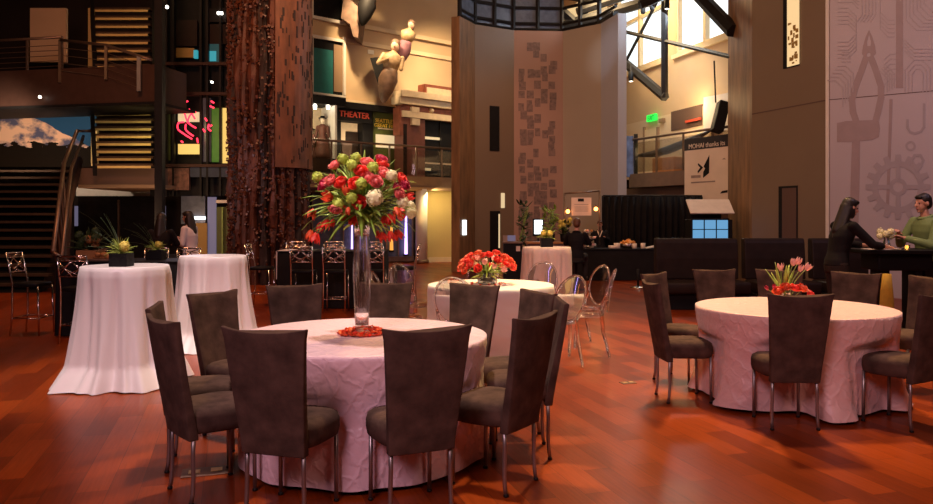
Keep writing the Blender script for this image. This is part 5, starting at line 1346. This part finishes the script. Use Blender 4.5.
mb = MB(); FP(20.35).quad(mb, 88, 93, 8, 70, 0, .1); struct(mb.build('trim_9', M['yellowwall']))
mb = MB(); FP(20.15).quad(mb, 91, 97, 128, 166, 0, .1); struct(mb.build('trim_9', M['yellowwall']))
# lower left wall: beam, soffit, dark openings
mb = MB(); FP(18.6).quad(mb, 78, 163, 168, 184.5, 0, .3); tag(mb.build('brown_beam', M['brownwall']), 'brown wall band under the lower stair flight', 'beam')
mb = MB(); FP(18.7).quad(mb, 78, 163, 184.5, 188, 0, 3.0); tag(mb.build('tan_soffit', M['soffit']), 'thin tan soffit strip below the brown band', 'soffit')
mb = MB(); FP(21.6).quad(mb, 76, 165, 187, 196, 0, .2); tag(mb.build('pale_header', M['white']), 'pale header above the dark curtained opening at left', 'header')
mb = MB(); FP(21).quad(mb, 78, 117, 196, 258, 0, .1); tag(mb.build('dark_curtain', M['drape']), 'black curtain panel at left, left of the thin post', 'curtain')
mb = MB(); FP(21).quad(mb, 119.5, 154, 196, 258, 0, .1); tag(mb.build('dark_curtain', M['drape']), 'black curtain panel at left, right of the thin post', 'curtain')
t = thing('glazed_screen_wall', 'dark glazed wall with a thin post and lilac and orange lit strips behind the people at left', 'partition', (0, 21, 0))
def gpart(Y, u0, u1, v0, v1, m, nme): mb = MB(); FP(Y).quad(mb, u0, u1, v0, v1, 0, .06); mb.v = [p - Vector((0, 21, 0)) for p in mb.v]; return mb.build(nme, M[m], t)
gpart(21.9, 68, 240, 196, 263, 'darkwall', 'back_panel'); gpart(20.9, 117.5, 119, 200, 272, 'rail', 'post'); gpart(20.9, 70, 77, 206, 226, 'lavender', 'lit_pane'); gpart(20.6, 155, 158, 206, 254, 'orangetube', 'lit_strip'); gpart(20.6, 158.6, 165, 206, 246, 'lavender', 'lit_pane')
# exhibit tower behind the column
PE = FP(19.6)
def ebox(u0, u1, v0, v1, mat, name, label, cat, off=0.0, th=.05):
    mb = MB(); PE.quad(mb, u0, u1, v0, v1, off, th); return tag(mb.build(name, M[mat]), label, cat)
t = thing('exhibit_tower', 'dark glazed exhibit tower behind the timber column at left', 'exhibit', (0, 0, 0))
def epart(u0, u1, v0, v1, mat, name, off=0.0, th=.1): mb = MB(); PE.quad(mb, u0, u1, v0, v1, off, th); return mb.build(name, M[mat], t)
epart(150, 240, -40, 196, 'black', 'back_panel', -.3)
for u in (165, 172, 199.5, 206, 219): epart(u, u+2, -40, 196, 'steel_black', 'mullion', .06, .12)
for v in (62, 92, 164): epart(163, 240, v, v+3, 'fascia', 'floor_edge', .10, .2)
epart(176, 194, 48, 57.5, 'board', 'lit_shelf', -.1); epart(193.5, 197, 50, 58, 'tealb', 'screen_edge', -.08); epart(209, 219.5, 44, 62, 'teal', 'screen', -.1); epart(209, 216, 51, 61, 'tealb', 'screen_glow', -.08)
epart(206, 226, 8, 22, 'leatherblack', 'dark_box', -.05); epart(190, 230, 166, 177, 'blueband', 'blue_band', .05); epart(162, 189, 168, 190, 'brick', 'brick_block', .05); epart(176, 197, 20, 46, 'leather', 'dim_glass', -.1); epart(206, 228, 24, 44, 'leather', 'dim_glass', -.1)
epart(178, 199, 112, 121.5, 'creamlit', 'lit_panel', -.1); epart(178, 199.5, 144, 154, 'yellowlit', 'lit_panel', -.1); epart(201, 211, 98, 162, 'bluegrey', 'glass_fin', -.05); epart(211.5, 219, 108, 162, 'greenpanel', 'green_panel', -.1); epart(219.5, 229, 108, 163, 'yellowlit', 'yellow_panel', -.12); epart(166, 169, 104, 160, 'olive', 'green_edge', -.05)
tower_ = t
t = thing('neon_sign', 'tangle of curling red neon tubes in the exhibit tower', 'neon', (0, 0, 0))
for pix in ([(182, 107), (184, 103), (188, 101)], [(184, 111), (186, 118), (188, 123)], [(196, 112), (191, 114), (188, 121), (191, 125), (196, 128)], [(184, 122), (178.5, 123), (178, 129), (184, 134), (192, 139)], [(186, 124), (185.5, 129), (189, 133), (193.5, 136)], [(189, 109), (192, 114), (195, 119)], [(181, 141), (183, 142.5)], [(197, 138), (198, 143)],
            [(211, 101), (214, 103)], [(210, 106), (214, 108)], [(205, 118), (207, 121)], [(209, 124), (208, 128), (211, 131)], [(203, 129), (205, 132)], [(212, 125), (209.5, 126.5)]):
    sp = []; pp_ = [pix[0]] + list(pix) + [pix[-1]]
    for i in range(1, len(pp_) - 2):
        for q in range(6):
            tt = q/6; p0, p1, p2, p3 = pp_[i-1], pp_[i], pp_[i+1], pp_[i+2]
            sp.append(tuple(.5*(2*p1[c] + (p2[c]-p0[c])*tt + (2*p0[c]-5*p1[c]+4*p2[c]-p3[c])*tt*tt + (3*p1[c]-p0[c]-3*p2[c]+p3[c])*tt**3) for c in (0, 1)))
    sp.append(pix[-1])
    mb = MB(); mb.tube([at(u, v, 19.35) for u, v in sp], .022, 8); mb.build('tube', M['neon'], t, True)
t = tower_; epart(181, 205, 196, 224, 'bluegrey', 'lilac_glass', -.2, .05); epart(193, 205, 216.5, 219.5, 'screen', 'bright_bar', -.12, .05)
ebox(196, 207, 223, 275, 'board', 'yellow_board', 'mustard yellow board right of the person in white', 'board', .0); epart(207.5, 216, 197, 256, 'lavender', 'lilac_door', -.1, .05); epart(216, 232, 200, 203, 'white', 'door_light', -.05, .05); epart(216.5, 230, 207, 256, 'olive', 'green_glass', -.1, .05); epart(221.5, 223, 207, 256, 'stem', 'door_mullion', .0, .05)
for u, v, Y, sz, lb in ((40, 97, 17.9, .035, 'tiny round light under the landing at the far left'), (96, 74, 17.86, .035, 'tiny round light on the landing edge beside the stairs'), (167, 7, 18.6, .04, 'tiny round light at the top of the dark steel post'), (168.5, 92, 18.6, .035, 'tiny round light above the neon sign')):
    p = at(u, v, Y); mb = MB(); mb.ell((0, 0, 0), sz, 12, 8); o = mb.build('small_light', M['lampw'], None, True); o.location = p; tag(o, lb, 'light')
t = tower_; epart(217, 222, 11.5, 14, 'lampw', 'lamp', .12, .08); epart(210.5, 212, 81, 82.5, 'lampw', 'lamp', .22, .1)

# ================================================================== things before the curved wall
def stand(u, Y): return ((u-CX)/F*Y, Y, 0)
t = thing('tablet_kiosk', 'tablet kiosk with a bright white screen before the pink tiles', 'kiosk', stand(538.3, 19.7))
s_ = 19.7/F
mb = MB(); mb.lathe([(.2, 0), (.2, .02), (.03, .04), (.025, .95)], 20); mb.build('stand', M['steel_black'], t, True); mb = MB(); mb.box((0, 0, 1.5 - 10.5*s_), (11.5*s_, .05, 17.5*s_)); bz = mb.build('bezel', M['black'], t, bevel=.01); mb = MB(); mb.box((0, -.028, 1.5 - 10*s_), (8.2*s_, .01, 14*s_)); mb.build('screen', M['screen'], bz)
t = thing('pedestal', 'dark pedestal cabinet with a white paper on its front, left of the beige bar table', 'cabinet', stand(512.5, 17.0)); s_ = 17/F
mb = MB(); mb.box((0, 0, .46), (18*s_, .4, .92)); mb.build('body', M['leatherblack'], t, bevel=.01); mb = MB(); mb.box((5*s_, -.205, .80), (4*s_, .01, 5*s_)); mb.build('paper', M['paper'], t); mb = MB(); mb.box((0, 0, .93), (19.5*s_, .44, .03)); mb.build('top', M['brownwood'], t, bevel=.004)
mb = MB(); mb.box((0, 0, .075), (8*s_, .03, .13)); o = mb.build('small_monitor', M['lavender']); o.location = (*stand(511.5, 17)[:2], .95); tag(o, 'small lilac monitor on the dark pedestal', 'monitor')
mb = MB(); mb.box((0, 0, .07), (.10, .03, .14)); o = mb.build('card_holder', M['greyprint']); o.location = (stand(505, 17)[0], 16.95, .95); tag(o, 'small card holder at the left of the pedestal top', 'card')
t = thing('serving_counter', 'low dark serving counter with plants before the curved wall', 'counter', stand(560, 18.6)); mb = MB(); mb.box((0, .42, .42), (1.5, .5, .84)); mb.build('body', M['brownwood'], t, bevel=.01); mb = MB(); mb.box((0, .42, .86), (1.6, .6, .04)); mb.build('top', M['crate'], t, bevel=.006)
def bushy(u, Y, z0, z1, w, mats, label, seed, n=46, name='potted_plant', z=None):
    x = (u-CX)/F*Y; r = random.Random(seed); t = thing(name, label, 'plant', (x, Y, z0)); H = z1-z0
    mb = MB(); mb.lathe([(.09, 0), (.11, .02), (.13, .20), (.12, .20), (.02, .17)], 16); mb.build('pot', M['leatherblack'], t, True)
    mb = MB()
    for k in range(6): mb.tube([(0, 0, .15), (r.uniform(-w, w)*.4, r.uniform(-w, w)*.4, H*.5), (r.uniform(-w, w)*.8, r.uniform(-w, w)*.8, H*.9)], .008, 5)
    mb.build('stem', M['stem'], t, True)
    mb = MB()
    for k in range(n): q = r.uniform(.25, .95); leaves_mb(mb, (r.uniform(-w, w)*.5, r.uniform(-w, w)*.5, H*q), 1, .14, .26, .035, r, (-.2, 1.0), .4)
    mb.build('foliage', M[mats[0]], t, True)['kind'] = 'stuff'
    if len(mats) > 1:
        for k in range(7): b = ball_mb(.06, k, 50); q = Vector((r.uniform(-w, w), r.uniform(-w, w)*.6 - .05, H*r.uniform(.6, .95))); b.v = [p + q for p in b.v]; b.build('blossom', M[mats[1]], t, True)
bushy(523, 19.6, 0, 1.95, .22, ['leafdark'], 'tall narrow leafy plant before the pink tiles, left of the tablet kiosk', 1, 90)
bushy(550, 18.95, .88, 1.75, .30, ['leaf'], 'leafy green plant on the serving counter right of the tablet kiosk', 2, 70)
bushy(565, 18.85, .88, 1.42, .18, ['leafdark', 'petalyellow'], 'yellow-flowered plant on the serving counter below the framed notice', 3)
# framed notice with two bulbs
t = thing('notice_frame', 'tall thin metal frame holding a printed notice between two glowing bulbs', 'sign frame', stand(582, 18.9)); Y = 18.9
def q3(u, v, dy=0): p = at(u, v, Y); return p - t.location + Vector((0, dy, 0))
mb = MB()
for a, b in (((564.5, 193.5), (564.5, 245)), ((599.5, 191), (599.5, 245)), ((564.5, 193.5), (599.5, 191))): mb.tube([q3(*a), q3(*b)], .022, 8)
mb.build('frame', M['rail'], t, True)
a, b = q3(571.5, 197.5), q3(591.5, 215.5); mb = MB(); mb.box(((a.x+b.x)/2, .02, (a.z+b.z)/2), (b.x-a.x, .01, a.z-b.z)); mb.build('notice', M['paper'], t)
a, b = q3(578, 198.5), q3(584, 201.5); mb = MB(); mb.box(((a.x+b.x)/2, .012, (a.z+b.z)/2), (b.x-a.x, .008, a.z-b.z)); mb.build('printed_mark', M['black'], t)
mb = MB()
for v in (204.5, 207, 209, 211): a, b = q3(574.5, v), q3(588.5, v+.6); mb.box(((a.x+b.x)/2, .012, a.z), (b.x-a.x, .006, .012))
mb.build('printed_line', M['greyprint'], t)
for u, v in ((567.5, 211.5), (595.5, 209)):
    mb = MB(); mb.tube([q3(u, v, -.05), q3(u, v-4, -.02)], .02, 6); so = mb.build('socket', M['rail'], t); mb = MB(); mb.ell(q3(u, v, -.06), .05, 12, 8); mb.build('bulb', M['bulb'], so, True)
# flower/cake heap on the serving counter
t = thing('dessert_display', 'tiered display of pale and orange sweets at the left end of the buffet', 'food', ((588-CX)/F*18.1, 18.15, .752))
mb = MB(); mb.lathe([(.12, 0), (.02, .02), (.02, .42), (.0, .44)], 14); mb.build('post', M['silver'], t, True)
rr = random.Random(12)
for z, w in ((.05, .24), (.22, .19), (.38, .13)):
    mb = MB(); mb.lathe([(w, z), (w+.01, z+.012), (.02, z+.012)], 22); ti = mb.build('tier', M['silver'], t, True)
    for k in range(int(w*50)): a = rr.uniform(0, 6.28); q = w*math.sqrt(rr.random())*.9; mb = MB(); mb.ell((q*math.cos(a), q*math.sin(a), z+.04), (.035, .035, .03), 8, 6); mb.build('sweet', M[('ivory', 'orangefood', 'petalblush', 'crate')[k % 4]], ti, True)

# ================================================================== people
def person(loc, rz, H, label, wr, el, top='shirtblack', hair='hair', hairlong=False, sleeve=1.0, bottom='trousers', lean=0.0, headyaw=0.0, headpitch=0.0, sit=None, fem=False, vox=.011, fingers=True, neckline=False):
    """local frame: faces +Y; wr / el = (left, right) wrist and elbow targets in local metres"""
    t = thing('person', label, 'person', loc, rz)
    k = H/1.75
    ly = lean
    pel = Vector((0, 0, .93*k)) if sit is None else Vector((0, -.0, sit + .10))
    dz = pel.z - .93*k
    def b(x, y, z): return Vector((x*k, y*k + ly*max(0, z - .95)*1.2*k, z*k + dz))
    sw = .185 if fem else .205
    chest, neck, head = b(0, .0, 1.27), b(0, .01, 1.47), b(0, .035, 1.635)
    sh = [b(-sw, 0, 1.40), b(sw, 0, 1.40)]
    hip = [pel + Vector((-.09*k, 0, -.03)), pel + Vector((.09*k, 0, -.03))]
    def feet(mbx, skinny=1.0, add=0.0):
        for s_, h in ((-1, hip[0]), (1, hip[1])):
            if sit is None: kn = Vector((s_*.10*k, .03, .49*k)); an = Vector((s_*.11*k, -.02, .09*k)); toe = Vector((s_*.13*k, .15*k, .04))
            else: kn = Vector((s_*.12*k, .43*k, sit + .08)); an = Vector((s_*.12*k, .38*k, sit - .36*k)); toe = an + Vector((0, .16, -.03))
            mbx.limb(h, kn, .085*k*skinny + add, .058*k*skinny + add); mbx.limb(kn, an, .056*k*skinny + add, .040*k*skinny + add)
            if not add: mbx.limb(an + Vector((0, -.03, -.045)), toe, .042*k, .032*k)
    def torso(mbx, add=0.0, z0=.86, z1=1.45):
        prof = [(.80, .165, .115), (.88, .175, .125), (.96, .160, .115), (1.06, .135 if fem else .150, .105), (1.16, .145 if fem else .160, .115), (1.27, .170 if fem else .185, .128 if fem else .125), (1.36, .170 if fem else .19, .11), (1.42, .135, .085), (1.46, .07, .065)]
        rings = []
        for z, rx, ry in prof:
            if z0 <= z <= z1 + .02:
                c = b(0, 0, z); rings.append([c + Vector(((rx*k+add)*math.cos(a), (ry*k+add)*math.sin(a), 0)) for a in [2*PI*j/20 for j in range(20)]])
        mbx.rings(rings)
    # body
    mb = MB(); torso(mb, -.012, .80, 1.46); feet(mb)
    mb.limb(b(0, 0, 1.40), neck + Vector((0, .01, .06)), .062*k, .052*k)
    HM = Matrix.Translation(head) @ Euler((-headpitch, 0, headyaw)).to_matrix().to_4x4()
    def hp(x, y, z): return HM @ Vector((x*k, y*k, z*k))
    e = Euler((-headpitch, 0, headyaw))
    mb.ell(hp(0, -.012, .03), (.074*k, .092*k, .095*k), 18, 12, e); mb.ell(hp(0, .028, -.035), (.056*k, .060*k, .080*k), 16, 10, e)
    mb.limb(hp(0, .086, .020), hp(0, .108, -.022), .010*k, .0155*k, 8); mb.ell(hp(0, .078, -.062), (.024*k, .016*k, .014*k), 10, 6); mb.ell(hp(0, .070, -.098), (.024*k, .02*k, .018*k), 10, 6)
    for s_ in (-1, 1): mb.ell(hp(s_*.076, -.012, -.005), (.011*k, .022*k, .034*k), 8, 6, e)
    for i in (0, 1):
        E, Wp = Vector(el[i]), Vector(wr[i]); mb.limb(sh[i], E, .050*k, .040*k); mb.limb(E, Wp, .040*k, .026*k)
        d = (Wp - E).normalized(); s_ = -1 if i == 0 else 1
        side = Vector((-s_, 0, 0)) - d*Vector((-s_, 0, 0)).dot(d); side = side.normalized() if side.length > .05 else Vector((0, 0, 1)); nrm = d.cross(side)
        if nrm.z > 0: nrm = -nrm                       # palm side down
        pal = Wp + d*.085*k
        for q in (-.026, -.009, .009, .026): mb.limb(Wp + d*.015, pal + side*q*k, .016*k, .0135*k, 8)
        if fingers:
            for q, L in ((.028, .068), (.010, .078), (-.009, .073), (-.027, .056)):
                a0 = pal + side*q*k; a1 = a0 + (d*.9 + nrm*.30).normalized()*L*.5*k; a2 = a1 + (d*.6 + nrm*.8).normalized()*L*.5*k; mb.limb(a0, a1, .0105*k, .0095*k, 8); mb.limb(a1, a2, .0095*k, .008*k, 8)
            a0 = Wp + d*.03*k + side*.026*k; a1 = a0 + (d*.6 + side*.75 + nrm*.25).normalized()*.045*k; a2 = a1 + (d*.9 + side*.2 + nrm*.3).normalized()*.035*k; mb.limb(a0, a1, .0125*k, .011*k, 8); mb.limb(a1, a2, .011*k, .009*k, 8)
    mb.build('body', M['skin'], t, True, remesh=vox*.75 if fingers else vox)
    # face details
    for s_ in (-1, 1): mb = MB(); mb.ell(hp(s_*.030, .0775, .012), .0095*k, 10, 8); mb.build('eye', M['eye'], t, True)
    mb = MB(); mb.ell(hp(0, .0915, -.060), (.022*k, .007*k, .0075*k), 12, 6); mb.build('mouth', M['lip'], t, True)
    # clothes
    mb = MB(); torso(mb, .016, .86 if sit is None else .84, 1.45)
    for i in (0, 1):
        E, Wp = Vector(el[i]), Vector(wr[i]); mb.limb(sh[i], E, .066*k, .056*k)
        if sleeve > .5: mb.limb(E, E.lerp(Wp, (sleeve-.5)*2*.93), .056*k, .046*k)
    shirt = mb.build('shirt', M[top], t, True, remesh=vox)
    mb = MB(); cc = b(0, .008, 1.455); mb.tube([cc + Vector((.075*k*math.cos(a), .078*k*math.sin(a), -.02*k*math.sin(a))) for a in [2*PI*j/20 for j in range(21)]], .022*k, 8, False); mb.build('collar', M[top], shirt, True)
    mb = MB(); torso(mb, .012, .80, .96); feet(mb, 1.0, .014); mb.build('trousers', M[bottom], t, True, remesh=vox)
    for s_ in (-1, 1):
        if sit is None: a, toe = Vector((s_*.11*k, -.06, .05)), Vector((s_*.13*k, .17*k, .035))
        else: a = Vector((s_*.12*k, .35*k, sit - .36*k - .04)); toe = a + Vector((0, .2, -.02))
        mb = MB(); mb.limb(a, toe, .052*k, .036*k); mb.build('shoe', M['leatherblack'], t, True)
    # hair
    mb = MB(); mb.ell(hp(0, -.028, .048), (.086*k, .098*k, .090*k), 18, 12, e); mb.ell(hp(0, -.062, .0), (.078*k, .062*k, .09*k), 14, 10, e)
    if hairlong:
        mb.ell(hp(-.062, -.01, -.05), (.026*k, .05*k, .10*k), 10, 8); mb.ell(hp(.062, -.01, -.05), (.026*k, .05*k, .10*k), 10, 8)
        mb.limb(hp(0, -.06, 0), b(0, -.085, 1.34), .080*k, .070*k); mb.limb(hp(-.045, -.05, -.02), b(-.075, -.07, 1.29), .048*k, .045*k); mb.limb(hp(.045, -.05, -.02), b(.075, -.07, 1.29), .048*k, .045*k); mb.limb(hp(0, -.06, -.05), b(.01, -.10, 1.25), .06*k, .045*k)
        mb.ell(hp(0, .045, .085), (.07*k, .05*k, .035*k), 12, 8, e)
    else: mb.ell(hp(0, .05, .09), (.062*k, .038*k, .028*k), 12, 8, e)
    mb.build('hair', M[hair], t, True, remesh=.012)
    if neckline:
        mb = MB(); mb.limb(b(-.07, .10, 1.44), b(0, .135, 1.26), .014, .014, 8); mb.limb(b(.07, .10, 1.44), b(0, .135, 1.26), .014, .014, 8); mb.build('collar', M['ivory'], t, True)
    return t
# woman in black: faces +X (to the right), leaning over the bar table
person((4.76, 9.78, 0), R(-82), 1.73, 'woman with long dark hair in a black top reaching over the dark bar table', [(-.12, .56, 1.12), (.13, .62, 1.118)], [(-.27, .29, 1.15), (.27, .32, 1.15)], 'shirtblack', 'hair', True, .82, 'trousers', .20, 0, .25, None, True)
# man in green: faces -X
person((6.22, 10.25, 0), R(100), 1.80, 'man in a green shirt facing left at the dark bar table, forearms raised', [(-.07, .40, 1.22), (.08, .38, 1.28)], [(-.30, .20, 1.13), (.30, .17, 1.13)], 'shirtgreen', 'hair', False, .97, 'trousers', .05, 0, .12, None, False)
person((-5.08, 14.0, 0), R(78), 1.60, 'person with dark brown hair in a white blouse standing behind the flowered counter', [(-.05, .26, 1.12), (.10, .25, 1.10)], [(-.22, .04, 1.0), (.22, .04, 1.0)], 'shirtwhite', 'hair', True, .7, 'trousers', .05, 0, .2, None, True, .013, False)
t = tag(MB().lathe([(.17, 0), (.17, .02), (.03, .03), (.03, .62), (.18, .63), (.18, .68)], 20, (-5.42, 13.45, 0)).build('round_stool', M['leatherblack'], None, True), 'dark round stool under the person in black behind the counter', 'stool')
person((-5.42, 13.45, 0), R(0), 1.66, 'person with long dark hair in black seated behind the flowered counter', [(-.1, .36, 1.0), (.1, .36, 1.0)], [(-.25, .14, 1.02), (.25, .14, 1.02)], 'shirtblack', 'hair', True, .95, 'trousers', .05, 0, .1, .68, True, .013, False)
t = tag(MB().lathe([(.17, 0), (.17, .02), (.03, .03), (.03, .55), (.18, .56), (.18, .60)], 20, (2.25, 15.6, 0)).build('round_stool', M['leatherblack'], None, True), 'dark round stool under the person in black before the buffet', 'stool')
person((2.25, 15.6, 0), R(-20), 1.62, 'person with auburn hair in black seated with back to the camera before the buffet', [(-.1, .36, .95), (.1, .36, .95)], [(-.25, .14, .95), (.25, .14, .95)], 'shirtblack', 'hairred', False, .95, 'trousers', .08, 0, .1, .60, True, .013, False)
person((3.33, 19.0, 0), R(172), 1.40, 'person in a dark jacket with a white neckline behind the buffet beside the notice frame', [(-.12, .22, 1.0), (.12, .22, 1.0)], [(-.22, .0, .92), (.22, .0, .92)], 'shirtblack', 'hairred', False, .95, 'trousers', .02, 0, .2, None, False, .013, False, True)

# ================================================================== lights
def light(kind, loc, tgt, energy, col, size=.3, spot=40, blend=.6, name='lamp'):
    l = bpy.data.lights.new(name, kind); l.energy = energy; l.color = col
    if kind == 'AREA': l.size = size; l.shape = 'DISK'
    if kind == 'SPOT': l.spot_size = R(spot); l.spot_blend = blend; l.shadow_soft_size = size
    if kind == 'POINT': l.shadow_soft_size = size
    o = bpy.data.objects.new(name, l); C.objects.link(o); o.location = loc
    d = Vector(tgt) - Vector(loc); o.rotation_euler = d.to_track_quat('-Z', 'Y').to_euler(); return o
warm = (1, .62, .32); pinkw = (1, .62, .66); mag = (1, .38, .62); neutral = (1, .82, .72)
# pin spots over tables
light('SPOT', (-1.4, 5.6, 8.5), (T1[0], T1[1], .75), 2185, (1, .76, .70), .25, 26, .7)
light('SPOT', (.9, 9.2, 8.5), (T2[0], T2[1], .75), 2989, (1, .80, .60), .25, 22, .7)
light('SPOT', (3.5, 7.4, 8.5), (T3[0], T3[1], .75), 1900, (1, .68, .56), .25, 26, .7)
light('SPOT', (-2.6, 5.5, 8.5), (B1[0], B1[1], .9), 2645, (1, .80, .78), .25, 24, .7)
light('SPOT', (-2.2, 7.0, 8.5), (B2[0], B2[1], .9), 2530, (1, .78, .74), .25, 24, .7)
light('SPOT', (1.6, 8.6, 8.5), (B3[0], B3[1], .9), 1300, (1, .68, .52), .25, 24, .7)
# purple wash from fill lamps added behind the camera
light('AREA', (-2.5, -2.5, 5.5), (-1, 5, .5), 300, (1, .60, .72), 2.5)
light('AREA', (4.0, -2.0, 6.0), (2.6, 6.3, .5), 110, (1, .52, .42), 2.0)
light('SPOT', (-2.6, .8, 6.5), (T1[0], T1[1], 1.6), 800, (1, .82, .70), .15, 13, .6)  # warm spot added to brighten the tall bouquet
# warm lamps added to brighten the open floor
light('SPOT', (3.5, 13.0, 11.5), (1.8, 7.2, 0), 8000, (1, .60, .21), .5, 46, 1.0)
light('SPOT', (.5, 12, 9), (3.85, 21, 6.2), 900, (.74, .85, 1), .1, 9, 1.0)  # cool spot added to brighten the top of the metal panel
light('AREA', (-4.5, 9, 11.5), (-4, 9, 0), 125, (1, .52, .28), 4)
# wall washes
for x, y, tx, ty, tz, e in ((-3.2, 22.5, -2.6, 27.0, 5.0, 650), (-.8, 23.5, -.2, 28.5, 5.2, 560), (-1.0, 22.8, -1.9, 27.2, 3.6, 240)):
    light('SPOT', (x, y, 9.5), (tx, ty, tz), e*3.2, (1, .70, .38), .2, 62, .8)
light('AREA', (-1.0, 24.4, 2.3), (-.6, 25.2, .6), 22, (1, .78, .36), .6)
light('SPOT', (-1.42, 23.4, .15), (-1.42, 23.9, 2.3), 260, (1, .55, .14), .06, 60, .6)
light('AREA', (1.0, 14.5, 10.5), (.9, 22.3, 3.5), 170, (1, .62, .34), 2.5)
light('SPOT', (1.0, 17.5, 9.5), (1.2, 22.4, 3.0), 420, (1, .52, .40), .2, 34, .8)
# daylight from the high windows and the lit gallery on the right
light('AREA', (5.2, 21.0, 7.4), (3.0, 21.5, 4.5), 150, (.72, .86, 1.0), 1.6)
light('AREA', (4.2, 22.5, 8.5), (6.4, 23.5, 4.0), 300, (1, .72, .38), 1.5)
light('POINT', (6.0, 21.0, 4.6), (0, 0, 0), 60, (1, .70, .36), .3)
# big tower wash
light('AREA', (2.6, 8.0, 8.0), (7.0, 14.6, 4.0), 225, (1, .62, .46), 2.5)
light('AREA', (7.8, 9.0, 4.8), (7.8, 13.8, 1.8), 42, (.74, .60, .95), 1.2)
# left side: mountain picture, stairs, column, lit niche
light('SPOT', (-10.6, 16.6, 3.3), (-11.2, 20.2, 3.75), 400, (1, .74, .55), .2, 80, .8)
light('AREA', (-7.5, 18.0, 4.1), (-7.8, 19.0, 3.0), 30, (1, .78, .34), 1.2)
light('AREA', (-7.6, 18.2, 7.4), (-7.8, 19.0, 6.0), 4, (1, .74, .32), 1.2)
light('AREA', (-5.5, 10.5, 7.5), (cx, cy, 3.5), 270, (1, .38, .17), 1.2)
light('SPOT', (-3.0, 14.5, 9.0), (cx+.5, cy, 5.5), 500, (1, .56, .30), .2, 40, .8)
light('POINT', (-4.8, 22.9, 4.3), (0, 0, 0), 55, (1, .82, .52), .1)
light('POINT', (-3.4, 24.6, 3.9), (0, 0, 0), 34, (1, .78, .5), .1)
light('AREA', (-10.0, 14.0, 6.0), (-10.5, 16.5, 1.4), 10, (1, .6, .3), 1.5)
light('POINT', (-5.6, 15.5, 2.6), (0, 0, 0), 24, (.9, .8, 1), .3)
light('AREA', (-7.6, 16.8, 1.2), (-7.9, 18.6, 2.6), 30, (1, .60, .34), .5)
light('POINT', (3.0, 17.4, 2.2), (0, 0, 0), 16, (1, .55, .22), .2)
light('SPOT', (5.6, 8.6, 6.5), (5.5, 9.9, 1.0), 420, (1, .58, .45), .2, 34, .8)

wd = bpy.data.worlds.new('world'); S.world = wd; wd.use_nodes = True
bg = wd.node_tree.nodes['Background']; bg.inputs[0].default_value = (1.0, .55, .42, 1); bg.inputs[1].default_value = .012

cam = bpy.data.cameras.new('camera'); cam.sensor_width = 36; cam.lens = 36*F/933; cam.shift_y = -(252 - HY)/933; cam.clip_end = 200
co = bpy.data.objects.new('camera', cam); C.objects.link(co); co.location = (0, 0, EYE); co.rotation_euler = (PI/2, 0, 0); S.camera = co
S.view_settings.view_transform = 'Standard'; S.view_settings.look = 'None'; S.view_settings.exposure = 0.05; S.view_settings.gamma = 1.0; S.view_settings.use_curve_mapping = False
